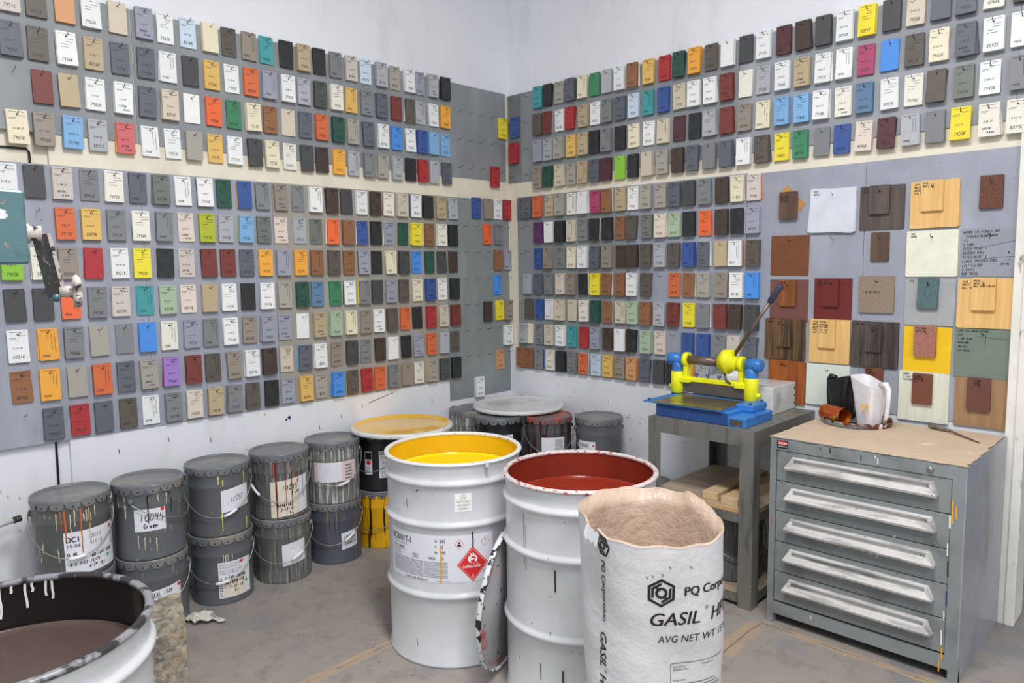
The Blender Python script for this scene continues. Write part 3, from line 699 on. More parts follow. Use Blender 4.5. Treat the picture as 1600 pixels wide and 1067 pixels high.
# front row, lower pails
pail(*P1, 0, 'plain', 'grey steel pail at the bottom of the nearest stack, beside the dark drum')
pail(*P2, 0, 'plain', 'grey steel pail at the bottom of the second stack, label behind the crusted block',
     [(18, .145, .10, .205, (0, [('hand', 'TEAL 1026', -.06, .078, .016, .0024, 1), ('hand', 'RED CELL', -.04, .05, .013, .002, 1), dot(.064, .092, 2)]), .12)], bail=-5)
pail(*P3, 0, 'plain', 'grey steel pail with a large typed and handwritten label, bottom of the third stack',
     [(24, .165, .035, .215, (0, [('text', 'DURA COAT PRODUCTS', -.075, .163, .008, 4), ('text', 'FORMULATED BATCH', -.075, .15, .007, 4), ('text', 'DC8 1018K 5 GAL', -.075, .132, .010, 4), ('text', 'CHEM 254-8527-D', -.075, .12, .008, 4),
       ('rect', -.06, .005, .05, .095, 6), ('hand', 'CLEAR THERMA', -.055, .092, .014, .0028, 1, .0016), ('hand', 'DC1008-18', -.055, .068, .017, .0034, 1, .0016), ('hand', '7-31-18', -.035, .044, .016, .003, 1, .0016), ('hand', 'PJ', -.01, .022, .015, .003, 1, .0016), dot(.03, .168, 2), dot(.055, .06, 3)] + fine(-.078, .01, -.064, .11, 8)))],
     [('cream', [(2, .255, .22, .003), (6, .25, .205, .004), (10, .255, .215, .003), (18, .25, .225, .003)])], bail=-12)
pail(*P4, 0, 'runs', 'grey streaked pail with a blank white label, bottom of the fourth stack', [(22, .125, .10, .215, (0, [('hand', 'C-7', -.02, .08, .009, .0012, 4)]), .14)], bail=-8, grip=20)
pail(*P5, 0, 'blue', 'slate pail labelled 10064 at the bottom of the fifth stack', [(32, .10, .085, .18, (0, [('hand', '10064', -.043, .05, .026, .0028, 1), ('hand', '19680-03', -.03, .022, .014, .002, 1), dot(.042, .085, 2, .006)]), .12)],
     [('black', [(0, .27, .19, .003), (-12, .26, .20, .003), (8, .29, .17, .002)])], bail=-10, grip=21)
# upper pails
pail(*P1, ZT, 'rust_drips', 'nearest grey pail on top of its stack, rust drips over its labels',
     [(32, .235, .02, .205, (0, [('text', 'DC1', -.112, .142, .024, 1, None, 0, 0, .8, None, .06), ('text', '15-04', -.11, .118, .016, 1), ('rect', -.05, .085, .075, .178, 0, .0014), ('hand', '10054', -.03, .145, .018, .002, 4, .002), ('hand', '915-8', -.025, .115, .018, .002, 4, .002),
        ('hand', 'CL OG', -.11, .085, .012, .003, 1), ('hand', '60-1647 CROC', -.02, .062, .014, .003, 1), ('hand', 'D-5 7-17 15-C9', -.1, .04, .013, .003, 1), ('hand', '6-24', -.03, .02, .013, .003, 1), ('hand', 'PJ', .02, .015, .014, .003, 1), dot(.085, .165, 2), dot(.06, .045, 3)] + fine(.085, .08, .115, .15, 8)))],
     [('orange', [(-10, .30, .17, .008), (12, .30, .11, .007), (-16, .30, .22, .004)]), ('cream', [(-22, .29, .22, .004), (3, .30, .23, .005), (20, .29, .24, .004), (34, .30, .25, .005), (-3, .28, .18, .004)]), ('gold', [(24, .30, .15, .004)])], bail=-2, bail_drop=.17, grip=15)
pail(*P2, ZT, 'cream_drips', 'grey pail labelled 10044 Green on top of the second stack',
     [(0, .128, .135, .235, (0, [('hand', '10044', -.042, .045, .032, .0030, 1), ('hand', 'Green', -.028, .014, .020, .0034, 1, None, .1, None, 0, .8), dot(.052, .092, 2)]))],
     [('black', [(-2, .30, .17, .007), (36, .27, .20, .004), (34, .295, .28, .004)]), ('cream', [(-20, .12, .06, .004), (-10, .11, .05, .004), (28, .295, .24, .004), (8, .10, .04, .005)])], bail=60, bail_drop=.10, grip=False)
pail(*P3, ZT, 'yellow_drips', 'grey pail labelled 1CC53 on top of the third stack',
     [(33, .150, .125, .235, (0, [('hand', '1CC53', -.035, .045, .022, .0022, 1, None, .25), ('line', [(-.045, .038), (.03, .043)], .0016, 1)]), .12)],
     [('yellow', [(0, .30, .26, .006), (8, .28, .25, .006), (4, .12, .03, .006), (52, .31, .23, .007), (54, .07, .01, .008)])], bail=-5, bail_drop=.165, grip=18)
pail(*P4, ZT, 'runs', 'grey pail with dark red paint drips and label 10045, top of the fourth stack',
     [(20, .205, .02, .21, (6, [('hand', '10045', -.045, .135, .026, .0034, 1), ('hand', '5-20', .0, .108, .018, .003, 1), ('hand', 'DC', -.08, .07, .014, .003, 1), ('hand', '4198-187', -.07, .052, .016, .0034, 1), ('hand', '2-12-16', -.055, .03, .015, .0034, 1), ('hand', 'PJ', -.01, .01, .014, .003, 1), dot(.045, .172, 2, .010), ('rect', .045, .0, .102, .19, 0, .0014), dot(.06, .13, 3)]), .1)],
     [('red', [(-8, .305, .0, .011), (-14, .30, .22, .006), (10, .30, .07, .004), (22, .30, .02, .005), (36, .29, .16, .003), (-30, .29, .2, .003), (48, .25, .1, .003)])], bail=0, bail_drop=.17, grip=5)
pail(*P5, ZT, 'white_runs', 'grey pail with white runs and faded label, topmost beside the yellow lid',
     [(6, .25, .125, .235, (7, [('rect', -.10, .0, .03, .108, 0, .0014), ('rect', -.125, .0, .0, .02, 0, .0013), ('hand', '11', -.06, .05, .02, .0012, 4, .002)] + fine(.05, .01, .10, .10, 5)))], bail=3, bail_drop=.16, grip=17)
# black pail on the yellow pail
P6 = (-3.55, 2.485)
pail(*P6, 0, 'yellow', 'bright yellow pail with black drips on the floor beside the yellow-filled drum', bail=-25, grip=False)
pail(*P6, ZT, 'black', 'black pail with a DC19 label standing on the yellow pail', [(-28, .045, .10, .235, (0, [('rect', -.02, .09, .02, .13, 1), dot(-.0, .07, 2, .014)] + fine(-.018, .008, .016, .05, 7))), (16, .10, .08, .245, (0, [('text', 'DC19', -.045, .135, .022, 1, None, 0, 0, .8, None, .06), ('text', '17-20-4', -.043, .112, .014, 1), ('hand', '7-17', -.03, .08, .012, .0018, 1), ('hand', '20-7-1', -.035, .05, .012, .0018, 1)] + fine(-.042, .006, .042, .04, 4)))], bail=-30, grip=False)
# corner pails
PS, PK, PR, PT = (-3.61, 3.285), (-3.30, 3.23), (-3.07, 3.455), (-2.795, 3.625)
for p, nm in ((PS, 'under the white-streaked pail in the corner'), (PK, 'under the black pail in the corner'), (PR, 'under the red-streaked pail in the corner'), (PT, 'under the pail labelled 10060')):
    pail(*p, 0, 'plain', 'grey pail on the floor ' + nm, grip=False)
pail(*PS, ZT, 'white_runs', 'grey pail with silvery white runs beside the corner', bail=-50, grip=False)
pail(*PK, ZT, 'black', 'black pail with a white label under the big white lid', [(10, .14, .07, .24, (0, [dot(.052, .15, 1, .007), dot(-.02, .12, 3, .006), ('hand', '9-2', -.03, .06, .014, .002, 1), ('hand', '1046', -.04, .1, .014, .002, 4)] + fine(-.06, .01, .05, .05, 4)))], bail=10, grip=False)
pail(*PR, ZT, 'red', 'grey pail with dark red runs and a typed label right of the white lid', [(12, .15, .05, .22, (0, [dot(.0, .05, 3, .007), ('hand', '10051', -.06, .04, .016, .003, 1), ('hand', '7-14', -.06, .015, .013, .003, 1)] + fine(.01, .07, .07, .16, 12)))], lidmat=M_LIDR, bail=5, grip=False)
pail(*PT, ZT, 'plain', 'grey pail labelled 10060 at the end of the row by the right wall', [(-32, .12, .09, .205, (0, [('hand', '10060', -.052, .078, .022, .0026, 1), ('hand', '19X, R-10', -.052, .048, .014, .002, 1), ('hand', '17-16', -.045, .02, .014, .002, 1), dot(.048, .09, 2, .007)]))], bail=12, bail_drop=.19, grip=False)
pail(-2.42, 3.6, 0, 'plain', 'single grey pail on the floor behind the red-filled drum', grip=False)
pail(-1.74, 3.38, .05, 'runs', 'grey streaked pail on the bottom shelf of the steel stand', bail=20, grip=False)

# ------------------------------------------------------------------ drums
M_DRUM = stained('drum_white_paint', (196, 199, 203), [((186, 186, 168), 3, None, .62, .8), ((60, 60, 62), 55, (1, 1, .5), .735, .745)], .28)
M_DRUMIN = stained('drum_chime_metal', (176, 176, 176), [((120, 60, 52), 30, None, .6, .68)], .35)
def drum(x, y, mat_in, label, mat_rim, level, paintmat, paintlabel, h=.853, paintname='paint', rings=(.60, .36), ring_r=.012):
    root = empty('steel_drum', (x, y, 0), label, 'drum', 'open white steel drums')
    R = .286; prof = [(R, 0), (R + .006, .003), (R + .005, .012), (R, .018)]
    def hoop(z, dr=ring_r, hw=.022):
        return [(R + dr * math.cos(t / 6 * PI / 2) ** 2 if False else R + dr * (.5 + .5 * math.cos(t / 4 * PI)), z + hw * t / 4) for t in range(-4, 5)]
    for z in (.30, .595, .765): prof += hoop(z)
    prof += [(R, h - .045), (R + .003, h - .03), (R + .003, h - .014)]
    mb = MB(); mb.lathe(prof, (x, y, 0), 96, cap0=True)
    ri = R - .004
    mb.lathe([(ri, .02), (ri, h - .008)], (x, y, 0), 96, mi=1)
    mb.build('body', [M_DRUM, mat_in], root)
    mb = MB(); mb.lathe([(R + .0105 * math.cos(t) + .001, h - .008 + .0085 * math.sin(t)) for t in [i * 2 * PI / 12 for i in range(13)]], (x, y, 0), 96)
    mb.build('rim', mat_rim, root)
    mb = MB(); n = 96
    mb.lathe([(.0001, level)] + [(ri * k / 8, level) for k in range(1, 8)] + [(ri - .002, level), (ri - .0005, level + .003)], (x, y, 0), 96)
    p = mb.build(paintname, paintmat, origin=(x, y, level)); tag(p, paintlabel, 'paint')
    return root
M_YIN = stained('yellow_paint_film', (212, 166, 22), [((198, 150, 16), 3, None, .5, .8)], .3)
M_YP = NT('wet_yellow_paint'); M_YP.base(albedo((252, 204, 12))); M_YP.bump(M_YP.noise(5, 2), .25, .01); M_YP = M_YP.set(.06, coat=.6)
M_RIN = stained('red_oxide_film', (122, 40, 26), [((98, 32, 22), 8, (1, 1, .2), .5, .8)], .35)
M_RP = NT('wet_red_oxide_paint'); M_RP.base(albedo((130, 40, 22))); M_RP.bump(M_RP.noise(6, 2), .1, .005); M_RP = M_RP.set(.12, coat=.4)
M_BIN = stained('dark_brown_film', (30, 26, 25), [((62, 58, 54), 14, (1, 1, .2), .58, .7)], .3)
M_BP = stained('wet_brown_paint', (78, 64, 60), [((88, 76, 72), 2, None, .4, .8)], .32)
M_RIMW = stained('drum_rim_white', (208, 209, 211), [((90, 88, 86), 60, None, .64, .68)], .3)
M_RIMR = stained('drum_rim_red', (196, 188, 188), [((172, 66, 52), 60, None, .58, .62), ((60, 30, 28), 50, None, .68, .7)], .3)
M_RIMD = stained('drum_rim_dark', (128, 128, 134), [((44, 42, 44), 20, None, .46, .54), ((120, 70, 60), 30, None, .68, .72)], .35)
D1, D2, D3 = (-2.364, 2.036), (-1.734, 2.131), (-1.872, .305)
dr1 = drum(*D1, M_YIN, 'white steel drum full of yellow paint with a flammable liquid label', M_RIMW, .752, M_YP, 'glossy yellow paint filling the white drum')
dr2 = drum(*D2, M_RIN, 'white steel drum holding red oxide paint behind the paper sack', M_RIMR, .738, M_RP, 'red oxide paint inside the drum behind the paper sack')
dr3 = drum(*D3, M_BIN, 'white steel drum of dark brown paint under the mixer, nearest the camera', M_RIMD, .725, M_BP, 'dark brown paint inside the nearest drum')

def cyl(x, y, R):
    a0 = math.atan2(-y, -x)
    return lambda off, z0: (lambda u, v, l: (x + math.cos(a0 + off + u / R) * (R + l), y + math.sin(a0 + off + u / R) * (R + l), z0 + v))
# big label on the first drum
def drum_label():
    f = cyl(*D1, .286); mb = MB(); f1 = f(math.radians(-16.5), .362); sh = Sheet(mb, lambda u, v, l: f1(u * 1.05, v * 1.19, l), .015); w = .46
    sh.rect(-w / 2, 0, w / 2, .165, 0, .0008); sh.lift = .001
    T = lambda *a, **k: sh.text(*a, **k)
    T('DCB101T-1', -.222, .128, .022, 1, wide=.8, bold=.03); T('CLEAR TOPCOAT BASE', -.215, .117, .006, 4); T('17-11-4970', -.215, .097, .014, 1, wide=.8)
    for i in range(4): sh.rect(-.215, .092 - i * .005, -.165, .0935 - i * .005, 4)
    for i in range(3): sh.rect(-.10, .092 - i * .006, -.07, .0945 - i * .006, 4)
    for i in range(11):
        sh.rect(-.215, .070 - i * .0053, -.05, .0722 - i * .0053, 4); sh.rect(-.046, .070 - i * .0053, .048, .0722 - i * .0053, 4)
    for i, (a, b) in enumerate((('G:', '542'), ('T:', '43'), ('N:', '499'), ('GALS:', '50'))):
        T(a, .0 - (.028 if a == 'GALS:' else .002), .142 - i * .020, .0085, 1, bold=.04); T(b, .018, .140 - i * .020, .0125, 1, wide=.9)
    T('DURA COAT PRODUCTS', -.14, .004, .007, 1, shear=.2, bold=.04); T('HUNTSVILLE AL 35811', .0, .004, .004, 4)
    def dia(u, v, r, mi, lift=None):
        n = 16
        for i in range(n):
            a, b = -r + 2 * r * i / n, -r + 2 * r * (i + 1) / n
            sh.poly([(u + a, v - (r - abs(a))), (u + b, v - (r - abs(b))), (u + b, v + (r - abs(b))), (u + a, v + (r - abs(a)))], mi, lift)
    cx, cy = .145, .062; dia(cx, cy, .062, 2, .0012); dia(cx, cy, .056, 5, .0014); dia(cx, cy, .0545, 2, .0016)
    fl = [(-.020, .006), (-.022, .020), (-.016, .030), (-.013, .022), (-.008, .040), (-.002, .030), (.002, .044), (.007, .030), (.011, .037), (.014, .024), (.019, .028), (.021, .014), (.016, .005), (.008, .0), (.010, .010), (.004, .016), (.0, .008), (-.006, .016), (-.009, .006), (-.006, 0)]
    sh.poly([(cx + a * .9, cy + b * .9 + .004) for a, b in fl], 5, .0018); sh.rect(cx - .022, cy + .001, cx + .022, cy + .0022, 5, .0018)
    T('FLAMMABLE LIQUID', cx - .040, cy - .012, .0085, 5, lift=.0018, wide=.68, bold=.04); T('3', cx - .005, cy - .048, .012, 5, lift=.0018, bold=.05)
    for u in (.093, .197):
        v = .135; dia(u, v, .0175, 2, .0012); dia(u, v, .0155, 0, .0014)
        if u < .1: sh.poly([(u + .004 * math.cos(t), v + .004 + .0045 * math.sin(t)) for t in range(6)], 1, .0016); sh.poly([(u - .008, v - .008), (u + .008, v - .008), (u + .0045, v + .001), (u, v - .003), (u - .0045, v + .001)], 1, .0016)
        else: sh.rect(u - .0013, v - .002, u + .0013, v + .009, 1, .0016); sh.rect(u - .0013, v - .008, u + .0013, v - .005, 1, .0016)
    T('Proper', .185, .025, .006, 1, rot=.75); T('Shipping', .195, .018, .006, 1, rot=.75)
    mb.build('label', LM, dr1)
    mb = MB(); sh = Sheet(mb, f(math.radians(4), .655), .015); sh.rect(-.02, 0, .05, .075, 5, .0008); sh.lift = .001
    for k in range(12):
        a, b_ = k * PI / 6, (k + 1) * PI / 6; sh.line([(.015 + .011 * math.cos(a), .06 + .011 * math.sin(a)), (.015 + .011 * math.cos(b_), .06 + .011 * math.sin(b_))], .0012, 4)
    sh.text('UN', .010, .0565, .007, 4, wide=.8)
    for i, t in enumerate(('1A2/Y1.4/100/17', '1A2/Y400/S/17', 'USA/MACI')): sh.text(t, -.014 + i * .004, .038 - i * .014, .008, 4, wide=.8)
    mb.build('stamp_label', LM, dr1)
    for c, lst in (('black', [(14, .57, .505, .0055)]), ('gold', [(-12, .515, .365, .0055)])):
        mb = MB(); s2 = Sheet(mb, f(0, 0), .02)
        for a, zt, zb, w_ in lst:
            u = math.radians(a) * .286; s2.line([(u, zt), (u + .002, (zt + zb) / 2), (u + .001, zb)], w_, 0, .003)
        mb.build('paint_drip', M_DRIP[c], dr1)
    mb = MB(); s2 = Sheet(mb, f(0, 0), .02)
    for a, zt, zb, w_ in ((-40, .70, .665, .003), (-30, .745, .74, .010), (20, .06, .04, .004), (-35, .11, .08, .002)): u = math.radians(a) * .286; s2.line([(u, zt), (u + .004, zb)], w_, 0, .0135 if .57 < zt < .79 else .001)
    mb.build('scuffs', INKM, dr1)
drum_label()
f = cyl(*D2, .286); mb = MB(); s2 = Sheet(mb, f(0, 0), .02)
for a, zt, zb, w_ in ((-18, .56, .48, .006), (-22, .33, .30, .002), (-30, .20, .14, .003), (-12, .20, .12, .006), (-45, .74, .55, .002), (-43, .70, .53, .0015), (20, .47, .44, .002)):
    u = math.radians(a) * .286; s2.line([(u, zt), (u + .001, zb)], w_, 0, .0016 if a != -12 else .014)
mb.build('paint_drip', M_DRIP['black'], dr2)
# white drips down the far inside wall of the brown drum
mb = MB()
def inn(u, v, l): a = math.radians(157) - u / .28; r = .2815 - l; return (D3[0] + math.cos(a) * r, D3[1] + math.sin(a) * r, .85 + v)
sh = Sheet(mb, inn, .02)
for u0, ln in ((-.07, .09), (-.045, .03), (-.015, .075), (.0, .035), (.03, .05), (.045, .06)):
    n = 5; P = [(u0 + random.uniform(-.002, .002), -ln * i / n) for i in range(n + 1)]; sh.line(P, .0055, 0, .002)
sh.rect(-.075, -.008, .045, .0, 0, .002)
mb.build('paint_drips', M_DRIP['white'], dr3)
mb = MB()  # small clip on the first drum rim
a = math.atan2(-D1[1], -D1[0]) + math.radians(26); c, s = math.cos(a), math.sin(a)
mb.box((-.012, -.008, -.012), (.012, .008, .012), bev=.003); mb.v = [(D1[0] + c * .302 - s * p[1] * 1 + c * p[0] * .6, D1[1] + s * .302 + c * p[1] + s * p[0] * .6, .842 + p[2]) for p in mb.v]
mb.build('clip', M_RIMW, dr1)

# loose drum lids
M_LIDW = stained('white_drum_lid_paint', (204, 206, 209), [((178, 176, 172), 8, None, .5, .8)], .22)
M_LIDY = stained('yellow_drum_lid_paint', (232, 178, 28), [((214, 166, 58), 2.5, None, .45, .62)], .14, coat=.4)
M_LIDS = stained('scuffed_lid_paint', (172, 173, 176), [((30, 28, 30), 26, None, .655, .675), ((176, 54, 44), 5, None, .58, .70), ((190, 150, 150), 12, None, .66, .7)], .3)
def lid(x, y, z, mat, label, rimm, rot=None, R=.305):
    pr = [(.0001, .004), (R * .72, .004), (R * .80, .001), (R * .86, .003), (R * .90, .012), (R * .955, .014), (R * .985, .011), (R, .003), (R + .002, -.010), (R - .004, -.012), (R - .007, 0), (R * .9, .008), (R * .84, -.004), (.0001, 0)]
    root = empty('drum_lid', (x, y, z), label, 'lid', 'loose drum lids')
    mb = MB(); mb.lathe(pr[:6], (x, y, z), 96, rot=rot); mb.lathe(pr[10:], (x, y, z), 96, rot=rot); mb.build('disc', mat, root)
    mb = MB(); mb.lathe(pr[5:11], (x, y, z), 96, rot=rot); mb.build('rolled_rim', rimm, root)
    return root
lid(-3.445, 2.572, ZT + H2 + .013, M_LIDY, 'big yellow-coated drum lid lying on the black pail', M_RIMW, R=.30)
lid(-3.374, 3.492, ZT + H2 + .013, M_LIDW, 'big white drum lid lying across the corner pails', M_RIMW)
w_ = Vector((.39, -.921, 0)).normalized(); nrm = Vector((-.921, -.39, 0)).normalized()  # faces towards the first drum
tl = math.radians(4); up = (Vector((0, 0, 1)) * math.cos(tl) - nrm * math.sin(tl)); nn = up.cross(w_); 
if nn.dot(nrm) < 0: nn = -nn; xx = up.cross(nn)
else: xx = up.cross(nn)
Rm = Matrix((xx, up, nn)).transposed()
lid(-2.022, 2.016, .303, M_LIDS, 'scuffed white and red drum lid leaning upright between the two drums', stained('chipped_rim', (206, 208, 212), [((26, 26, 34), 24, None, .52, .56), ((150, 60, 50), 30, None, .68, .72)], .3), rot=Rm, R=.298)

# ------------------------------------------------------------------ paper sack
def sack():
    cx, cy = -1.212, 1.828; a0 = math.atan2(-cy, -cx); n = 96; ht = .875
    R0 = random.Random(4)
    wob = [(R0.uniform(0, 6.3), R0.randint(2, 9), R0.uniform(.001, .0035), R0.uniform(3, 11)) for _ in range(9)]
    def rad(th, z):
        # rounded rectangle section: th measured from the camera direction
        t = th - math.radians(28); A, B, e = .222, .205, 2.6
        r = (abs(math.cos(t) / A) ** e + abs(math.sin(t) / B) ** e) ** (-1 / e)
        k = z / ht; r *= .925 + .06 * k - .02 * math.sin(PI * k)
        for ph, m, amp, fz in wob: r += amp * math.sin(m * th + ph + fz * z)
        r += .004 * math.sin(31 * z + 3 * th) * (1 - k)
        return r
    def top(th):
        d = math.degrees((th + PI) % (2 * PI) - PI)
        z = .868 + .018 * math.cos(th + 2.6) + .003 * math.sin(5 * th + 1) + .003 * math.sin(13 * th)
        if -72 < d < -48: z -= .035 * math.exp(-((d + 60) / 8) ** 2)
        if 125 < d < 150: z += .010
        return z
    def P(th, z, off=0):
        r = rad(th, z) + off; a = a0 + th; return (cx + math.cos(a) * r, cy + math.sin(a) * r, z)
    root = empty('paper_sack', (cx, cy, 0), 'open white paper sack marked PQ Corporation GASIL in front of the drums', 'sack')
    mb = MB(); nz = 60
    vs = [P(2 * PI * i / n, top(2 * PI * i / n) * k / nz) for k in range(nz + 1) for i in range(n)]
    fs = [(k * n + i, k * n + (i + 1) % n, (k + 1) * n + (i + 1) % n, (k + 1) * n + i) for k in range(nz) for i in range(n)]
    fs.append(tuple(range(n - 1, -1, -1)))
    mb.add(vs, fs, 0, True)
    m = NT('white_sack_paper')
    m.base(m.mix(m.ramp(m.noise(4, 4), .4, .8), albedo((208, 206, 210)), albedo((192, 190, 195))))
    m.bump(m.math('ADD', m.noise(9, 4, .6), m.math('MULTIPLY', m.noise(40, 3), .25)), .5, .012)
    ply, mply = mb, m.set(.5)
    mb = MB(); dz = [(0, -.0035), (-.06, -.006), (-.2, -.010), (-.4, -.016), (-.62, -.02)]
    vs = [P(2 * PI * i / n, top(2 * PI * i / n) + a_ + (.004 if k == 0 else 0), b_) for k, (a_, b_) in enumerate(dz) for i in range(n)]
    fs = [(k * n + (i + 1) % n, k * n + i, (k + 1) * n + i, (k + 1) * n + (i + 1) % n) for k in range(len(dz) - 1) for i in range(n)]
    vs += [P(2 * PI * i / n, top(2 * PI * i / n) - .0015, .0008) for i in range(n)]; o = len(dz) * n
    fs += [(i, (i + 1) % n, o + (i + 1) % n, o + i) for i in range(n)]
    fs.append(tuple((len(dz) - 1) * n + i for i in range(n)))
    mb.add(vs, fs, 0, True)
    m = NT('brown_kraft_liner'); m.base(m.mix(m.ramp(m.noise(7, 5, .7), .35, .7), albedo((190, 170, 154)), albedo((168, 146, 128))))
    m.bump(m.noise(7, 5, .6), .7, .03)
    mb.build('kraft_liner', m.set(.35), root)
    # torn flap
    mb = MB(); P0 = [P(math.radians(-66 + 3.4 * i), .862 - .006 * (i % 2), .006) for i in range(8)]; P1_ = [P(math.radians(-66 + 3.4 * i), .862 - .03 - .018 * math.sin(i * 1.3) ** 2, .016) for i in range(8)]
    mb.add(P0 + P1_, [(i, i + 1, 9 + i, 8 + i) for i in range(7)], 0, True); mb.build('torn_flap', M_PAPER, root)
    # printing: u is arc length from the camera direction
    mb = ply
    def fn(u0, v0):
        def f(u, v, l): 
            th = (u0 + u) / .215; return P(th, v0 + v, .0012 + l)
        return f
    def logo(s, u, v, r, rot):
        def hexa(q): return [(u + q * math.cos(rot + PI / 6 + k * PI / 3), v + q * math.sin(rot + PI / 6 + k * PI / 3)) for k in range(6)]
        def ring(q0, q1, mi, seg=24, lift=None, a0_=0, a1=2 * PI):
            for k in range(seg):
                t0, t1 = a0_ + (a1 - a0_) * k / seg, a0_ + (a1 - a0_) * (k + 1) / seg
                s.poly([(u + q0 * math.cos(t0 + rot), v + q0 * math.sin(t0 + rot)), (u + q1 * math.cos(t0 + rot), v + q1 * math.sin(t0 + rot)), (u + q1 * math.cos(t1 + rot), v + q1 * math.sin(t1 + rot)), (u + q0 * math.cos(t1 + rot), v + q0 * math.sin(t1 + rot))], mi, lift)
        A, B, C_, D_ = hexa(r), hexa(r * .80), hexa(r * .74), hexa(r * .55)
        gaps = (1, 4)
        for k in range(6):
            j = (k + 1) % 6
            if k in gaps:
                mid = lambda p, q, t: (p[0] + (q[0] - p[0]) * t, p[1] + (q[1] - p[1]) * t)
                s.poly([A[k], mid(A[k], A[j], 1), mid(B[k], B[j], 1), B[k]], 1)
            else: s.poly([A[k], A[j], B[j], B[k]], 1)
            if k not in (0, 3): s.poly([C_[k], C_[j], D_[j], D_[k]], 1)
        ring(r * .22, r * .40, 1)
        c, n_ = math.cos(rot - .9), math.sin(rot - .9)
        s.line([(u + r * .2 * c, v + r * .2 * n_), (u + r * .62 * c, v + r * .62 * n_)], r * .16, 1); s.line([(u - r * .2 * c, v - r * .2 * n_), (u - r * .62 * c, v - r * .62 * n_)], r * .16, 1)
    s = Sheet(mb, fn(0, 0), .02)
    logo(s, .030, .722, .042, 0)
    s.text('PQ Corporation', .092, .710, .027, 1, wide=.95, bold=.06)
    s.text('GASIL', -.006, .625, .039, 1, shear=.22, wide=1.05, bold=.03); s.text('®', .160, .66, .011, 1); s.text('HP270', .177, .625, .039, 1, shear=.22, bold=.03)
    s.text('AVG NET WT 15 KG', .022, .572, .022, 1, shear=.12, wide=.95)
    # gusset text runs downwards
    logo(s, -.150, .826, .034, -PI / 2)
    s.text('PQ Corporation', -.160, .782, .020, 1, rot=-PI / 2, bold=.035); s.text('GASIL', -.168, .565, .030, 1, rot=-PI / 2, shear=.2, bold=.03); s.text('HP270', -.168, .435, .030, 1, rot=-PI / 2, shear=.2, bold=.03); s.text('®', -.148, .45, .010, 1, rot=-PI / 2)
    # printed table
    u0, u1, v0, v1 = .062, .24, .31, .505
    for v in (v1, .415, v0): s.rect(u0, v, u1, v + .0016, 1)
    s.rect(u0, v0, u0 + .0016, v1, 1)
    s.text('Ingredients:', u0 + .008, .493, .006, 1); s.text('Synthetic Silica', u0 + .008, .484, .006, 1); s.text('Amorphous', .16, .493, .006, 1)
    s.text('Precautions:', u0 + .008, .452, .006, 1)
    for i in range(13): s.rect(u0 + .016, .440 - i * .0095, u1 - random.uniform(.005, .05), .443 - i * .0095, 2)
    for uu, vv in ((.03, .78), (-.01, .77), (.05, .80), (.005, .775), (.11, .795)): s.line([(uu, vv), (uu + .004, vv - .008)], .003, 2)
    mb.build('outer_ply', [mply, INKM, M_GREYINK], root)
sack()

# ------------------------------------------------------------------ steel stand with the hand press
M_STEEL = stained('stand_grey_steel', (120, 118, 112), [((92, 90, 86), 18, (1, 1, .2), .52, .66), ((160, 156, 148), 40, None, .70, .74)], .45, .2)
M_PLY = wood('plywood', (176, 160, 138), (150, 134, 116), 30, axis='x'); M_PLYE = wood('plywood_edge', (206, 170, 120), (176, 138, 92), 80, axis='x')
TX0, TX1, TY0, TY1, TZ = -2.082, -1.508, 3.115, 3.80, .858
root = empty('steel_stand', (-1.8, 3.45, 0), 'grey steel angle stand carrying the yellow and blue press', 'stand')
mb = MB(); mb.box((TX0, TY0, TZ - .006), (TX1, TY1, TZ)); mb.build('top_plate', M_STEEL, root)
mb = MB()
mb.box((TX0, TY0, TZ - .075), (TX1, TY0 + .006, TZ - .0061)); mb.box((TX0, TY1 - .006, TZ - .075), (TX1, TY1, TZ - .0061))
mb.box((TX0, TY0 + .006, TZ - .075), (TX0 + .006, TY1 - .006, TZ - .0061)); mb.box((TX1 - .006, TY0 + .006, TZ - .075), (TX1, TY1 - .006, TZ - .0061)); mb.build('apron', M_STEEL, root)
for lx, sx in ((TX0, 1), (TX1, -1)):
    for ly, sy in ((TY0, 1), (TY1, -1)):
        mb = MB(); wd = .07
        xs = sorted((lx + sx * .001, lx + sx * wd)); ys = sorted((ly + sy * .0005, ly + sy * .0065)); mb.box((xs[0], ys[0], 0), (xs[1], ys[1], TZ - .006))
        xs = sorted((lx + sx * .001, lx + sx * .007)); ys = sorted((ly + sy * .0065, ly + sy * wd)); mb.box((xs[0], ys[0], 0), (xs[1], ys[1], TZ - .006))
        mb.build('leg', M_STEEL, root)
for z in (.41, .02):
    mb = MB(); mb.box((TX0 + .007, TY0 + .007, z), (TX1 - .007, TY0 + .012, z + .045)); mb.box((TX1 - .013, TY0 + .012, z), (TX1 - .008, TY1 - .012, z + .045)); mb.box((TX0 + .008, TY0 + .012, z), (TX0 + .013, TY1 - .012, z + .045)); mb.build('shelf_rail', M_STEEL, root)
mb = MB(); mb.box((TX0 + .010, TY0 + .014, .4551), (TX1 - .01, TY1 - .014, .474)); mb.build('shelf', [M_PLY], root)
mb = MB(); mb.box((TX0 + .0101, TY0 + .0125, .4555), (TX1 - .0101, TY0 + .0139, .4735)); mb.build('shelf_edge', [M_PLYE], root)
mb = MB(); mb.box((TX0 + .014, TY0 + .014, .03), (TX1 - .014, TY1 - .014, .048)); mb.build('bottom_shelf', M_PLY, root)
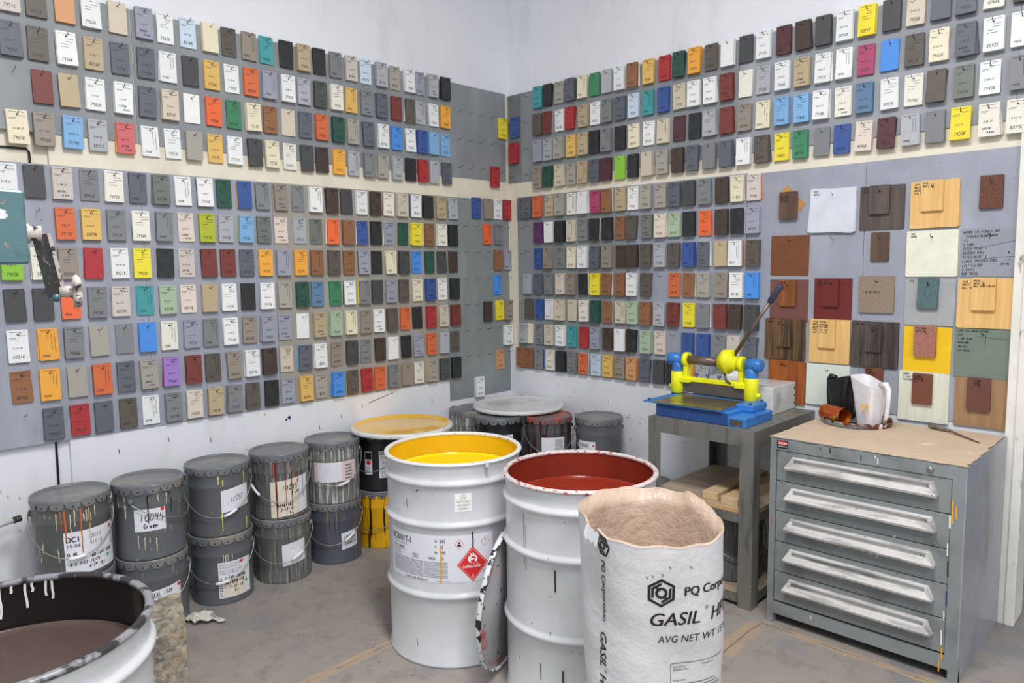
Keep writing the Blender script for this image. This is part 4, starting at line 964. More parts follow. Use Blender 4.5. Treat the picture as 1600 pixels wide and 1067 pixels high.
for x0, x1, y0, y1, lab in ((-1.80, -1.72, 3.17, 3.72, 'pale wood offcut lying on the stand shelf, further from the leg'), (-1.69, -1.60, 3.15, 3.70, 'pale wood offcut lying on the stand shelf nearest the leg')):
    mb = MB(); mb.box((x0, y0, .4745), (x1, y1, .512), bev=.002); tag(mb.build('wood_offcut', wood('pine', (200, 176, 138), (184, 158, 120), 30), origin=((x0 + x1) / 2, y0, .4745)), lab, 'wood', 'wood offcuts on the stand shelf')

M_BLUE = stained('press_blue_enamel', (52, 118, 190), [((38, 92, 160), 12, None, .55, .7), ((150, 150, 148), 70, None, .72, .74)], .35)
M_DBLUE = plain('press_dark_blue', (40, 72, 128), .35)
M_YEL = stained('press_yellow_enamel', (240, 232, 26), [((222, 208, 20), 12, None, .55, .7)], .32)
M_PLATE = stained('press_bare_plate', (128, 120, 108), [((168, 150, 110), 5, None, .45, .6), ((96, 90, 84), 9, None, .55, .7)], .22, .75)
M_SHAFT = stained('brown_shaft_steel', (104, 88, 82), [((124, 110, 102), 10, None, .5, .7)], .4, .5)
M_IRON = stained('blade_iron', (98, 92, 86), [((140, 132, 120), 60, None, .70, .72)], .4, .5)
root = empty('hand_press', (-1.85, 3.3, TZ), 'yellow and blue hand lever press with a steel bed plate on the stand', 'press')
mb = MB(); mb.box((-2.062, 3.155, TZ), (-1.66, 3.50, .922), bev=.004); mb.box((-1.662, 3.150, TZ), (-1.572, 3.44, .905), bev=.004); mb.box((-1.70, 3.30, .905), (-1.61, 3.46, .940), bev=.006); mb.build('base', M_BLUE, root)
mb = MB(); mb.box((-2.06, 3.1505, TZ + .004), (-1.665, 3.1545, .918)); mb.build('base_front', M_DBLUE, root)
mb = MB(); mb.box((-2.13, 3.135, .924), (-1.69, 3.49, .930)); mb.build('bed_border', M_BLUE, root)
mb = MB(); mb.box((-2.072, 3.133, .9303), (-1.694, 3.42, .9325)); mb.build('bed_plate', M_PLATE, root)
mb = MB(); mb.box((-1.650, 3.1475, .868), (-1.585, 3.1495, .895)); mb.build('name_plate', M_IRON, root)
PZ = 1.118; PYY = 3.45
for px, s in ((-2.118, -1), (-1.692, 1)):
    mb = MB(); mb.lathe([(.034, .933), (.034, .938), (.036, .940), (.036, 1.048), (.033, 1.052)], (px, PYY, 0), 28, cap0=True, cap1=True)
    mb.tube([(px, PYY, .965 + .0), (px + s * .048, PYY, .965)], [.014, .012], n=14)
    mb.build('post_sleeve', M_YEL, root)
    mb = MB(); mb.lathe([(.033, 1.0525), (.030, 1.07), (.030, PZ)], (px, PYY, 0), 24, cap1=True)
    mb.tube([(px - .004 * s - s * .02, PYY, PZ), (px + s * .03, PYY, PZ), (px + s * .052, PYY, PZ), (px + s * .058, PYY, PZ)], [.033, .034, .031, .022], n=24); mb.build('bearing_head', M_BLUE, root)
mb = MB()
for px in (-2.062, -1.745):
    mb.tube([(px - .013, PYY, PZ), (px - .012, PYY, PZ), (px + .012, PYY, PZ), (px + .013, PYY, PZ)], [.036, .040, .040, .036], n=28)
    mb.box((px - .012, PYY - .022, .998), (px + .012, PYY + .022, PZ - .02), bev=.004)
    mb.box((px - .03, PYY - .03, .995), (px + .03, PYY + .03, 1.022), bev=.004)
mb.box((-2.085, PYY - .012, 1.0), (-1.72, PYY + .016, 1.026), bev=.004)
mb.build('yoke', M_YEL, root)
mb = MB(); mb.tube([(-2.05, PYY, PZ), (-1.87, PYY, PZ)], .0235, n=24); mb.build('shaft', M_SHAFT, root)
mb = MB(); mb.tube([(-1.868, PYY, PZ), (-1.86, PYY, PZ), (-1.842, PYY, PZ + .003), (-1.84, PYY, PZ + .006), (-1.805, PYY, PZ + .006), (-1.803, PYY, PZ), (-1.77, PYY, PZ)], [.034, .047, .050, .064, .064, .040, .036], n=32); mb.build('eccentric', M_YEL, root)
mb = MB(); mb.tube([(-1.83, PYY - .02, PZ - .055), (-1.818, PYY - .02, PZ - .09), (-1.80, PYY - .01, PZ - .105)], .006, n=8); mb.build('stop_pin', M_IRON, root)
mb = MB(); mb.box((-2.08, PYY - .006, .942), (-1.73, PYY + .006, .9995)); mb.build('blade', M_IRON, root)
for px in (-2.0, -1.935, -1.868):
    mb = MB(); mb.tube([(px, PYY - .005, 1.0265), (px, PYY - .005, 1.040)], .003, n=8); mb.box((px - .010, PYY - .008, 1.036), (px - .003, PYY - .002, 1.048)); mb.box((px + .003, PYY - .008, 1.036), (px + .010, PYY - .002, 1.048)); mb.build('wing_nut', M_DBLUE, root)
for px, py in ((-2.115, 3.17), (-2.118, 3.40), (-1.63, 3.44), (-1.63, 3.32)):
    mb = MB(); zz = .931 if px < -2 else .9405; mb.lathe([(.008, zz), (.008, zz + .008), (.004, zz + .010)], (px, py, 0), 6, cap0=True, cap1=True); mb.build('bolt', M_DBLUE, root)
A_, B_ = Vector((-1.80, PYY + .03, PZ + .045)), Vector((-1.548, PYY, 1.523))
mb = MB(); C1 = A_.lerp(B_, .76); mb.tube([A_, C1], .0095, n=14); lv = mb.build('lever', M_SHAFT, root)
mb = MB(); d_ = (B_ - A_).normalized(); mb.tube([C1, C1 + d_ * .006, B_ - d_ * .006, B_], [.012, .0155, .0155, .011], n=16); mb.build('grip', plain('dark_blue_rubber', (58, 55, 84), .5), lv)

root = empty('white_metal_box', (-1.84, 3.66, TZ), 'long white painted metal box behind the press on the stand', 'box')
mb = MB(); mb.box((-2.07, 3.525, TZ + .0005), (-1.612, 3.795, 1.0), bev=.003); mb.build('body', M_LIDW, root)
for yy, zz, l in ((3.56, .965, .05), (3.575, .97, .08), (3.60, .965, .075), (3.608, .97, .06)):
    mb = MB(); mb.box((-1.6118, yy, zz - l), (-1.6112, yy + .0022, zz)); mb.build('scratch', M_GREYINK, root)
for zz in (.89, .93, .97):
    mb = MB(); mb.tube([(-1.612, 3.78, zz), (-1.609, 3.78, zz)], .004, n=8); mb.build('screw', INKM, root)

# ------------------------------------------------------------------ drawer cabinet
M_CAB = stained('cabinet_grey_enamel', (128, 134, 136), [((104, 108, 110), 6, None, .55, .75), ((205, 206, 205), 55, (1, 1, .4), .735, .745), ((60, 58, 56), 60, (1, 1, .5), .735, .745)], .33)
M_CABS = stained('cabinet_side_painted_sheen', (150, 150, 160), [((118, 120, 122), 5, (1, 1, .4), .5, .7)], .25)  # lavender-white sheen of the cabinet side is painted into this lighter base colour
M_PULL = stained('worn_pull_paint', (192, 190, 188), [((150, 148, 146), 30, (.2, 1, 1), .5, .62), ((70, 68, 66), 60, None, .70, .72)], .4)
CX0, CX1, CY0, CY1, CZ = -1.418, -.652, 3.090, 3.768, .858
root = empty('drawer_cabinet', ((CX0 + CX1) / 2, 3.4, 0), 'grey steel five-drawer tool cabinet with long pulls and paint spatter', 'cabinet')
mb = MB()
mb.box((CX0, CY0 + .03, .10), (CX1 - .004, CY1, CZ - .002), 0)
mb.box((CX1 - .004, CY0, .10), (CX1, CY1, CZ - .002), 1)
mb.box((CX0, CY0, CZ - .055), (CX1 - .004, CY0 + .03, CZ), 0); mb.box((CX0, CY0, .10), (CX0 + .028, CY0 + .03, CZ - .055), 0); mb.box((CX1 - .048, CY0, .10), (CX1 - .004, CY0 + .03, CZ - .055), 0)
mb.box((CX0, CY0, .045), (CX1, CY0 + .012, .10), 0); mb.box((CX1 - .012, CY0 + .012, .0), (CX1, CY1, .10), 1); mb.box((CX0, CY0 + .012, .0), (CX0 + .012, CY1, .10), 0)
mb.box((CX0, CY0, 0), (CX0 + .03, CY0 + .03, .045), 0); mb.box((CX1 - .035, CY0, 0), (CX1, CY0 + .03, .045), 0)
mb.box((CX0 + .1, CY0 + .10, 0), (CX0 + .106, CY0 + .2, .10), 0); mb.box((CX1 - .12, CY0 + .10, 0), (CX1 - .114, CY0 + .2, .10), 0)
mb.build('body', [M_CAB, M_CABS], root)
dz0, dz1 = .104, CZ - .058; dh = (dz1 - dz0) / 5
for k in range(5):
    z1 = dz1 - k * dh; z0 = z1 - dh + .004
    mb = MB(); mb.box((CX0 + .030, CY0 + .003, z0), (CX1 - .050, CY0 + .029, z1), bev=.0015)
    dw = mb.build('drawer', M_CAB, root)
    # recessed long pull: sloping lip with chamfered ends
    mb = MB(); xa, xb = CX0 + .098, CX1 - .112; zc = z1 - .036; d = .040; yb = CY0 + .0028
    top = [(xa, yb, zc + .012), (xb, yb, zc + .012)]
    def ring(dy, za, zb, ins): return [(xa - ins, yb - dy, za), (xb + ins, yb - dy, za), (xb + ins, yb - dy, zb), (xa - ins, yb - dy, zb)]
    V = [(xa, yb, zc + .016), (xb, yb, zc + .016), (xb + .020, yb, zc - .036), (xa - .020, yb, zc - .036),
         (xa + .004, yb - d * .35, zc + .010), (xb - .004, yb - d * .35, zc + .010), (xb + .018, yb - d, zc - .028), (xa - .018, yb - d, zc - .028),
         (xb + .019, yb - d * .9, zc - .038), (xa - .019, yb - d * .9, zc - .038), (xa + .014, yb - d * .30, zc + .004), (xb - .014, yb - d * .30, zc + .004), (xb - .012, yb - d * .42, zc - .008), (xa + .012, yb - d * .42, zc - .008),
         (xa + .014, yb - .002, zc - .001), (xb - .014, yb - .002, zc - .001), (xb - .012, yb - .002, zc - .012), (xa + .012, yb - .002, zc - .012)]
    F = [(0, 1, 5, 4), (1, 2, 8, 6, 5), (3, 0, 4, 7, 9), (9, 7, 6, 8), (3, 9, 8, 2), (4, 5, 11, 10), (5, 6, 12, 11), (6, 7, 13, 12), (7, 4, 10, 13), (10, 11, 15, 14), (11, 12, 16, 15), (12, 13, 17, 16), (13, 10, 14, 17), (14, 15, 16, 17)]
    mb.add(V, F, 0); mb.build('drawer_pull', M_PULL, dw)
mb = MB(); mb.box((CX0 + .030, CY0 - .0012, CZ - .046), (CX0 + .080, CY0 - .0002, CZ - .012), 0)
sh = Sheet(mb, lambda u, v, l: (CX0 + .032 + u, CY0 - .0013 - l, CZ - .044 + v)); sh.rect(.003, .014, .043, .029, 1); sh.text('LYON', .006, .016, .010, 2, lift=.001, bold=.05); sh.text('AURORA IL', .004, .004, .006, 2, lift=.001)
mb.build('badge', [INKM, M_RED, M_WHITEINK], root)
mb = MB(); q = Vector((CX1 - .125, CY0, CZ - .030)); mb.tube([q, q + Vector((0, -.006, 0)), q + Vector((0, -.010, 0))], [.012, .012, .009], n=16); mb.build('lock', plain('lock_chrome', (170, 168, 160), .25, .9), root)
mb = MB(); sh = Sheet(mb, lambda u, v, l: (CX0 + u, CY0 - .0004 - l, v))
for u, v, l, w_, mi in ((.26, CZ - .01, .022, .004, 0), (.385, CZ - .018, .024, .004, 0), (.22, CZ - .014, .012, .003, 0), (.215, CZ - .01, .02, .003, 2), (.45, CZ - .02, .025, .004, 1), (.44, CZ - .012, .012, .004, 1), (.715, .66, .05, .006, 1), (.712, .55, .05, .005, 1), (.716, .48, .06, .005, 0), (.716, .36, .06, .005, 3), (.71, .28, .04, .004, 1), (.705, .20, .07, .005, 1), (.708, .14, .06, .005, 4), (.722, .72, .09, .006, 4), (.735, .70, .05, .005, 4), (.70, .08, .05, .005, 4), (.20, .09, .02, .003, 1), (.62, .50, .05, .004, 5), (.012, .50, .05, .004, 2)):
    sh.line([(u, v), (u + .0015, v - l)], w_, mi, .0006)
mb.build('paint_spatter', [M_DRIP['black'], M_DRIP['white'], M_DRIP['orange'], M_DRIP['blue'], M_DRIP['gold'], M_GREEN], root)
# kraft paper on top
mb = MB(); n = 24; R0 = random.Random(3)
ed = [(CX0 - .004 + (CX1 - CX0 + .006) * i / n, CY0 - .004 + R0.uniform(-.003, .003)) for i in range(n + 1)] + [(CX1 + .001 + R0.uniform(-.012, .001), CY0 + (CY1 - .02 - CY0) * i / n) for i in range(1, n + 1)] + [(CX1 - (CX1 - CX0) * i / n, CY1 - .03) for i in range(1, n)] + [(CX0 + .004 + R0.uniform(-.003, .003), CY1 - .03 - (CY1 - .03 - CY0) * i / n) for i in range(0, n)]
k = len(ed); mb.add([(x, y, CZ + .0006) for x, y in ed] + [(x, y, CZ + .0035) for x, y in ed], [tuple(range(k - 1, -1, -1)), tuple(range(k, 2 * k))] + [(i, (i + 1) % k, k + (i + 1) % k, k + i) for i in range(k)])
tag(mb.build('kraft_paper', stained('brown_kraft_paper', (192, 172, 150), [((206, 198, 190), 8, None, .62, .75), ((120, 104, 92), 34, (1, .4, 1), .70, .73)], .6), origin=(-1.04, 3.4, CZ)), 'sheet of tan kraft paper covering the cabinet top', 'paper')
CT = CZ + .0037
# tray made from a pail lid
TXc, TYc = -1.230, 3.60
mb = MB(); nl = 16
def tm(k, a, r, z):
    if k in (3, 4):
        u = abs(((a * nl / (2 * PI)) % 1) - .5) * 2; return r, CT + .012 + (1 - u ** 4) * .016
    return r, z
mb.lathe([(.0001, CT), (.150, CT), (.153, CT + .006), (.155, CT + .02), (.1535, CT + .02), (.151, CT + .007), (.148, CT + .003), (.0001, CT + .003)], (TXc, TYc, 0), 192, mods=tm)
tag(mb.build('pail_lid_tray', [stained('crusted_lid', (112, 112, 112), [((86, 44, 34), 10, None, .48, .55), ((215, 212, 210), 12, None, .62, .66)], .3)], origin=(TXc, TYc, CT)), 'upturned grey pail lid used as a drip tray on the cabinet', 'tray')
TZb = CT + .0032
def pitcher(name, cx, cy, rot, mat, label, flip, sc_=1):
    root = empty(name, (cx, cy, TZb), label, 'pitcher'); H_ = .205 * sc_; mb = MB(); n = 32; c, s = math.cos(rot), math.sin(rot)
    def tr(x, y, z): return (cx + x * c - y * s, cy + x * s + y * c, TZb + z)
    def sec(k, inner):
        hw, hd = .040 + .026 * k, .038 + .020 * k; e = 7; o = []
        for i in range(n):
            t = 2 * PI * i / n; r = (abs(math.cos(t) / hw) ** e + abs(math.sin(t) / hd) ** e) ** (-1 / e) - (.003 if inner else 0)
            x, y = r * math.cos(t), r * math.sin(t); z = H_ * k
            if k == 1:
                z += .026 * (-x * flip / .067) * (1 if -x * flip > 0 else .7); x += -flip * .018 * max(0, -x * flip / .067) ** 3
            o.append(tr(x, y, max(z, .003 if inner else 0)))
        return o
    vs = []; ks = (0, .35, .7, 1)
    for k in ks: vs += sec(k, False)
    for k in reversed(ks): vs += sec(k, True)
    fs = [(a * n + i, a * n + (i + 1) % n, (a + 1) * n + (i + 1) % n, (a + 1) * n + i) for a in range(7) for i in range(n)]
    fs += [tuple(range(n - 1, -1, -1)), tuple(range(7 * n, 8 * n))]
    mb.add(vs, fs, 0, False); mb.build('jug_body', mat, root)
    mb = MB(); f = flip
    pts = [(.060 * f, 0, H_ * .97), (.090 * f, 0, H_ * .99), (.104 * f, 0, H_ * .90), (.104 * f, 0, H_ * .6), (.098 * f, 0, H_ * .28), (.088 * f, 0, H_ * .2)]
    mb.tube([tr(*p) for p in pts], [.014, .014, .012, .010, .010, .009], n=10); mb.build('handle', mat, root)
    return root
pit = pitcher('plastic_pitcher', TXc + .064, TYc - .020, -.45, stained('white_plastic', (222, 220, 224), [((190, 160, 150), 10, None, .66, .74)], .3), 'white plastic paint pitcher with a gold drip, standing in the tray', 1)
pitcher('plastic_pitcher', TXc - .084, TYc + .060, -.5, stained('black_plastic', (30, 31, 35), [((150, 150, 154), 9, (1, 1, .3), .60, .64)], .3), 'black plastic paint pitcher at the back of the tray', -1, .97)
mb = MB(); vd = Vector((-1.19, 3.5, 0)).normalized(); ctr = Vector((TXc + .064, TYc - .020, 0)) - vd * .060; rt = Vector((vd.y, -vd.x, 0))
for u, z, l, w_ in ((-.030, .105, .012, .016), (-.012, .108, .010, .016), (-.034, .10, .03, .005), (-.022, .098, .045, .004), (-.008, .10, .028, .005)):
    p = ctr + rt * u; a, b_ = p - rt * w_ / 2, p + rt * w_ / 2; mb.add([(a.x, a.y, TZb + z), (b_.x, b_.y, TZb + z), (p.x + rt.x * w_ * .3, p.y + rt.y * w_ * .3, TZb + z - l), (p.x - rt.x * w_ * .3, p.y - rt.y * w_ * .3, TZb + z - l)], [(0, 1, 2, 3)])
mb.build('paint_drip', M_DRIP['gold'], pit)
mb = MB(); a_ = Vector((TXc - .130, TYc - .045, TZb + .042)); b_ = Vector((TXc - .018, TYc - .105, TZb + .042)); mb.tube([a_, b_], .040, n=28, caps=False); mb.tube([b_, a_], .037, n=28, caps=False); mb.lathe([(.0001, 0), (.04, 0)], tuple(a_), 28, rot=(b_ - a_).to_track_quat('Z', 'Y').to_matrix())
tag(mb.build('paint_can', stained('orange_paint_crust', (150, 66, 24), [((196, 140, 40), 14, None, .56, .64), ((90, 36, 20), 12, None, .55, .62)], .15, coat=.5), origin=(TXc - .1, TYc - .08, TZb)), 'small can coated in orange-brown paint lying on its side in the tray', 'can')
mb = MB(); mb.tube([(TXc + .085, TYc + .045, TZb + .022), (TXc + .135, TYc + .01, TZb + .022)], .02, n=18); tag(mb.build('tape_roll', stained('brown_crust', (92, 62, 54), [((180, 170, 165), 20, None, .6, .66)], .3), origin=(TXc + .11, TYc + .03, TZb)), 'small brown crusted roll in the tray behind the white pitcher', 'roll')
# spatula tool
root = empty('scraper_knife', (-.85, 3.66, CT), 'paint-crusted scraper with a thin steel blade lying on the kraft paper', 'tool')
ta, tb, tc_ = Vector((-.945, 3.70, CT + .011)), Vector((-.85, 3.66, CT + .010)), Vector((-.705, 3.52, CT + .002))
mb = MB(); mb.tube([ta, ta.lerp(tb, .15), ta.lerp(tb, .6), tb], [.006, .0105, .0095, .007], n=12); mb.build('handle', stained('crusted_wood_handle', (116, 104, 88), [((70, 64, 60), 40, None, .5, .6)], .6), root)
d_ = (tc_ - tb).normalized(); sd = Vector((-d_.y, d_.x, 0)) * .007; mb = MB(); u_ = Vector((0, 0, .0008))
mb.add([tb - sd + u_, tb + sd + u_, tc_ + sd * .6 + u_, tc_ - sd * .6 + u_, tb - sd - u_, tb + sd - u_, tc_ + sd * .6 - u_, tc_ - sd * .6 - u_], [(0, 1, 2, 3), (7, 6, 5, 4), (0, 4, 5, 1), (1, 5, 6, 2), (2, 6, 7, 3), (3, 7, 4, 0)]); mb.build('blade', plain('blade_steel', (96, 84, 76), .35, .6), root)

# ------------------------------------------------------------------ mixer at the left edge
root = empty('drum_mixer', (-1.72, -.38, 0), 'teal paint-spattered mixer head with a crank reaching over the nearest drum', 'mixer')
M_TEAL = stained('teal_enamel_spattered', (80, 112, 118), [((205, 205, 208), 26, None, .62, .65), ((196, 138, 80), 22, None, .66, .69), ((44, 68, 72), 14, None, .55, .7)], .35)
mb = MB(); mb.box((-1.80, -.5, 1.640), (-1.66, .362, 1.780), bev=.004); mb.build('head', M_TEAL, root)
mb = MB(); mb.tube([(-1.72, -.42, .03), (-1.72, -.42, 1.64)], .055, n=24); mb.build('column', M_TEAL, root)
mb = MB(); mb.box((-1.92, -.64, 0), (-1.52, -.2, .03), bev=.006); mb.build('base', M_TEAL, root)
M_CR = stained('crusted_white_metal', (176, 168, 162), [((50, 46, 42), 60, None, .54, .60), ((214, 160, 90), 40, None, .64, .68)], .4, bump=.6)
M_CK = stained('crusted_dark_metal', (40, 40, 37), [((110, 106, 100), 90, None, .60, .66), ((34, 56, 50), 30, None, .60, .7)], .4)
# crank lies in the picture plane: r = right of the viewer
rr = Vector((.21, .978, 0)); fw_ = Vector((-.978, .21, 0)); uz = Vector((0, 0, 1)); c0 = Vector((-1.70, .360, 1.700))
mb = MB(); mb.tube([c0, c0 + rr * .006, c0 + rr * .012, c0 + rr * .016, c0 + rr * .034], [.012, .019, .020, .015, .016], n=18); mb.build('boss', M_CR, root)
p1, p2 = c0 + rr * .030 + uz * -.002, c0 + rr * .050 + uz * -.128
mb = MB(); dd = (p2 - p1).normalized(); sd = dd.cross(fw_).normalized()
def bar(mb, a, b, side, dep, w, t, mi): 
    A = [a - side * w - dep * t, a + side * w - dep * t, a + side * w + dep * t, a - side * w + dep * t]; B = [p + (b - a) for p in A]
    mb.add(A + B, [(3, 2, 1, 0), (4, 5, 6, 7), (0, 1, 5, 4), (1, 2, 6, 5), (2, 3, 7, 6), (3, 0, 4, 7)], mi)
bar(mb, p1, p2, sd, fw_, .014, .005, 0); bar(mb, p1 + sd * (.016 if sd.dot(rr) > 0 else -.016), p2 + sd * (.016 if sd.dot(rr) > 0 else -.016), sd, fw_, .0035, .007, 1)
cr = mb.build('crank_arm', [M_CK, M_CR], root)
mb = MB(); mb.lathe([(.008, 0), (.008, .012)], tuple(p2 - fw_ * .014), 12, cap0=True, cap1=True, rot=fw_.to_track_quat('Z', 'Y').to_matrix()); mb.build('nut', M_TEAL, root)
q0 = p2 + rr * .006 + uz * .012
mb = MB(); mb.tube([q0, q0 + rr * .014, q0 + rr * .030], [.011, .012, .012], n=14)
def star(k, a, r, z): return r * (1 + .22 * math.cos(5 * a)), z
qq = rr.to_track_quat('Z', 'Y').to_matrix()
mb.lathe([(.010, 0), (.027, .003), (.030, .009), (.027, .016), (.008, .020)], tuple(q0 + rr * .022), 40, rot=qq, mods=star, cap0=True, cap1=True); mb.build('star_knob', M_CR, root)

# ------------------------------------------------------------------ odds and ends
def rock(name, x0, x1, y0, y1, h, mat, label, cat, rot):
    mb = MB(); R0 = random.Random(5); n = 10; vs = []; c = ((x0 + x1) / 2, (y0 + y1) / 2)
    nz = 14; per = []
    for t in range(4 * n):
        s_, f = divmod(t, n); f /= n
        per.append([(x0 + (x1 - x0) * f, y0), (x1, y0 + (y1 - y0) * f), (x1 - (x1 - x0) * f, y1), (x0, y1 - (y1 - y0) * f)][s_])
    ca, sa = math.cos(rot), math.sin(rot)
    def T(x, y, z):
        x, y = x - c[0], y - c[1]; return (c[0] + x * ca - y * sa, c[1] + x * sa + y * ca, z)
    for k in range(nz + 1):
        for x, y in per:
            sh_ = 1 - (.03 if k in (0, nz) else 0) + R0.uniform(-.03, .03); vs.append(T(c[0] + (x - c[0]) * sh_, c[1] + (y - c[1]) * sh_, h * k / nz + (R0.uniform(-.006, .006) if 0 < k else 0)))
    m = 4 * n; fs = [(k * m + i, k * m + (i + 1) % m, (k + 1) * m + (i + 1) % m, (k + 1) * m + i) for k in range(nz) for i in range(m)]
    fs += [tuple(range(m - 1, -1, -1)), tuple(range(nz * m, nz * m + m))]; mb.add(vs, fs, 0, False)
    return tag(mb.build(name, mat, origin=(c[0], c[1], 0)), label, cat)
mcr = NT('paint_crust')
cc = mcr.mix(mcr.ramp(mcr.noise(22, 6, .75), .38, .62), albedo((92, 90, 84)), albedo((168, 158, 142)))
cc = mcr.mix(mcr.ramp(mcr.noise(9, 4, .7, loc=(4, 0, 0)), .55, .72), cc, albedo((176, 150, 114))); cc = mcr.mix(mcr.ramp(mcr.noise(26, 3), .68, .71), cc, albedo((214, 214, 216)))
mcr.base(cc); mcr.bump(mcr.noise(50, 5, .7), .8, .006)
rock('crusted_block', -2.939, -2.689, .866, 1.026, .35, mcr.set(.55), 'tall wooden block crusted with old paint flakes behind the nearest drum', 'block', math.radians(-17.5))
mb = MB(); R0 = random.Random(9); n, m = 16, 8; vs = []
for i in range(n):
    for j in range(m):
        t = i / (n - 1); w_ = .055 * math.sin(PI * min(1, t * 1.15 + .08)) + .012; vs.append((-3.40 + .17 * t + (j / (m - 1) - .5) * w_ * .9, 1.255 + .11 * t - (j / (m - 1) - .5) * w_ * 1.2 + R0.uniform(-.004, .004), .006 + .022 * abs(math.sin(j * 1.9 + i * .9)) * math.sin(PI * t) + R0.uniform(0, .006)))
mb.add(vs, [(i * m + j, (i + 1) * m + j, (i + 1) * m + j + 1, i * m + j + 1) for i in range(n - 1) for j in range(m - 1)], 0, False)
ob = mb.build('rag', stained('dirty_cloth', (192, 188, 180), [((140, 136, 130), 20, None, .5, .7)], .8), origin=(-3.3, 1.3, 0)); md = ob.modifiers.new('thick', 'SOLIDIFY'); md.thickness = .003
tag(ob, 'crumpled dirty white rag on the floor beside the third pail stack', 'rag')
mb = MB(); mb.tube([(-3.63, .35, .535), (-3.645, .66, .575)], .011, n=12); mb.tube([(-3.645, .66, .575), (-3.647, .69, .579)], .014, n=10, mi=1)
mb.tube([(-3.63, .35, .535), (-3.60, -.5, .0115)], .011, n=12)
tag(mb.build('wooden_pole', [stained('whitewashed_pole', (206, 204, 204), [((150, 146, 142), 20, None, .55, .7)], .5), M_CK], origin=(-3.63, .35, 0)), 'white painted pole leaning against the nearest pail stack', 'pole')
mb = MB(); mb.tube([(-3.766, .1, 2.160), (-3.766, .84, 2.163), (-3.766, .850, 2.150), (-3.766, .857, 1.5), (-3.766, .868, .84), (-3.766, .862, .25)], .005, n=8); tag(mb.build('black_cable', plain('black_rubber', (24, 22, 26), .4), origin=(-3.766, .85, .25)), 'black cable running down the left wall behind the boards', 'cable')
# paint splats on the walls
mb = MB()
def lw(y, z): return (W + .0008, y, z)
def splat(y, z, r, mi, run=0):
    R0 = random.Random(int(y * 999)); mb.add([lw(y + r * R0.uniform(.5, 1) * math.cos(t), z + r * R0.uniform(.5, 1) * math.sin(t)) for t in [k * PI / 5 for k in range(10)]], [tuple(range(10))], mi)
    if run: mb.add([lw(y + r * .4, z), lw(y + r * .4 + .004, z), lw(y + r * .4 + .002, z - run), lw(y + r * .4, z - run)], [(0, 1, 2, 3)], mi)
splat(2.015, .795, .014, 0, .05); splat(1.995, .785, .008, 0, .02); splat(1.87, .835, .007, 1)
for y, z in ((1.56, .76), (1.66, .62), (2.5, .80), (1.35, .80), (1.12, .78), (2.2, .72), (2.35, .76), (3.05, .76)): mb.add([lw(y, z), lw(y + .004, z), lw(y + .006, z - .025), lw(y + .003, z - .025)], [(0, 1, 2, 3)], 2)
mb.add([lw(2.55, .80), lw(2.75, .845), lw(2.75, .848), lw(2.55, .804)], [(0, 1, 2, 3)], 2)
mb.build('paint_splatter', [M_DRIP['blue'], M_DRIP['gold'], M_DRIP['black']], wl)
mb = MB()
for x, z, l in ((-2.55, .60, .035), (-2.53, .585, .03), (-2.2, .62, .02), (-1.95, .66, .02)): mb.add([(x, Y - .0008, z), (x + .004, Y - .0008, z), (x + .003, Y - .0008, z - l), (x + .001, Y - .0008, z - l)], [(0, 1, 2, 3)], 0)
mb.build('paint_splatter', [M_DRIP['black']], wr)
# drum in the next room, glimpsed past the casing
mb = MB(); mb.lathe([(.286, 0), (.286, .28), (.298, .30), (.286, .32), (.286, .56), (.298, .58), (.286, .60), (.286, .87), (.28, .88)], (-.45, 4.75, 0), 48, cap0=True, cap1=True)
tag(mb.build('blue_grey_drum', stained('blue_grey_enamel', (92, 104, 124), [((120, 124, 130), 10, None, .5, .7)], .4), origin=(-.45, 4.75, 0)), 'blue-grey drum in the next room seen past the door casing', 'drum')

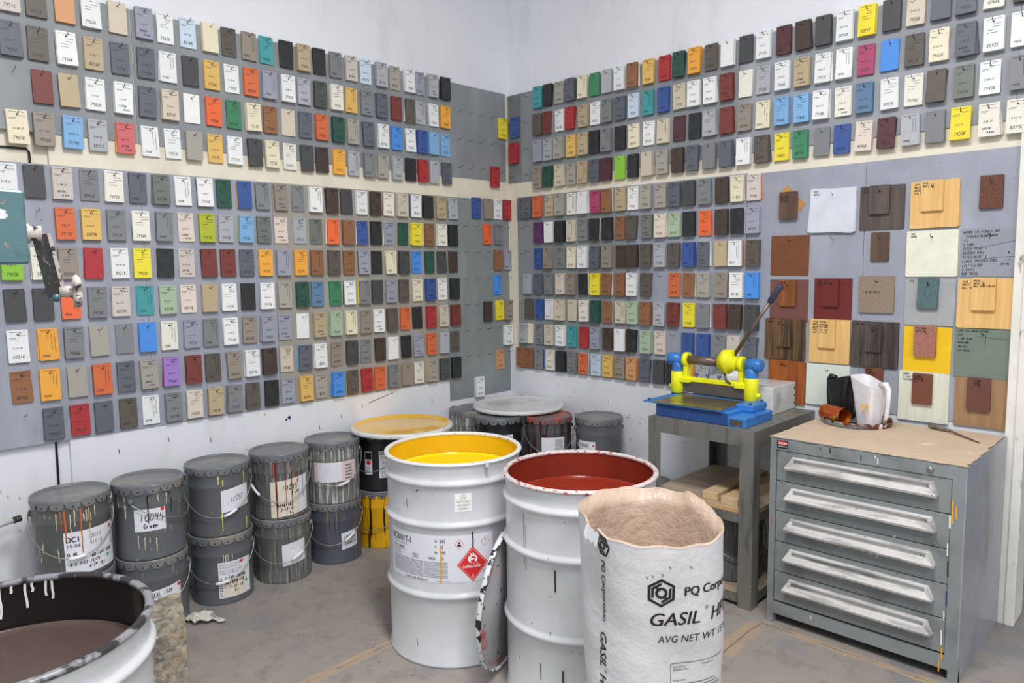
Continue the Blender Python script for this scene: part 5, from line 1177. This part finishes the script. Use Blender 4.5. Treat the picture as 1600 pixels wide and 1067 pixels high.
# ------------------------------------------------------------------ light
M_TUBE = bpy.data.materials.new('lamp_diffuser'); M_TUBE.use_nodes = True; bs = M_TUBE.node_tree.nodes['Principled BSDF']; bs.inputs['Base Color'].default_value = (.9, .9, .9, 1); bs.inputs['Emission Color'].default_value = (1, .98, .96, 1); bs.inputs['Emission Strength'].default_value = 2
def fixture(x, y, z, sx, sy, power, label):
    root = empty('ceiling_light', (x, y, z), label, 'light', 'ceiling lights')
    mb = MB(); mb.box((x - sx / 2 - .03, y - sy / 2 - .03, z + .02), (x + sx / 2 + .03, y + sy / 2 + .03, z + .09)); mb.build('housing', M_FRAME, root)
    mb = MB(); mb.box((x - .006, y - .006, z + .09), (x + .006, y + .006, 4.6)); mb.build('hanger', M_STEEL, root)
    ld = bpy.data.lights.new('tube_light', 'AREA'); ld.shape = 'RECTANGLE'; ld.size = sx; ld.size_y = sy; ld.energy = power; ld.color = (1, .985, .975)
    lo = bpy.data.objects.new('tube_light', ld); COL.objects.link(lo); lo.location = (x, y, z)
fixture(-.75, 1.05, 4.1, 1.3, .5, 128, 'ceiling lamp over the middle of the floor')
fixture(1.9, -.1, 4.1, 1.3, .5, 105, 'added fill lamp towards the door side of the room')  # unseen fill lamp, added to brighten the cabinet side and even the room
wd = bpy.data.worlds.new('room_air'); sc.world = wd; wd.use_nodes = True
bg = wd.node_tree.nodes['Background']; bg.inputs[0].default_value = (.90, .95, 1.0, 1); bg.inputs[1].default_value = .75

# ------------------------------------------------------------------ camera
cd = bpy.data.cameras.new('camera'); cam = bpy.data.objects.new('camera', cd); COL.objects.link(cam)
yaw, pitch, roll = -.775836759, .100167291, -.0127055365
fwd = Vector((math.sin(yaw) * math.cos(pitch), math.cos(yaw) * math.cos(pitch), -math.sin(pitch))); rgt = Vector((math.cos(yaw), -math.sin(yaw), 0)); upv = rgt.cross(fwd)
r2 = rgt * math.cos(roll) + upv * math.sin(roll); u2 = -rgt * math.sin(roll) + upv * math.cos(roll)
cam.matrix_world = Matrix(((r2.x, u2.x, -fwd.x, 0), (r2.y, u2.y, -fwd.y, 0), (r2.z, u2.z, -fwd.z, CAM.z), (0, 0, 0, 1)))
cd.sensor_width = 36; cd.lens = 1139.007 * 36 / 1600; cd.clip_start = .05
sc.camera = cam
sc.view_settings.view_transform = 'Standard'; sc.view_settings.look = 'None'; sc.view_settings.gamma = 1; sc.view_settings.exposure = 0
sc.view_settings.use_curve_mapping = False
sc.cycles.use_denoising = True
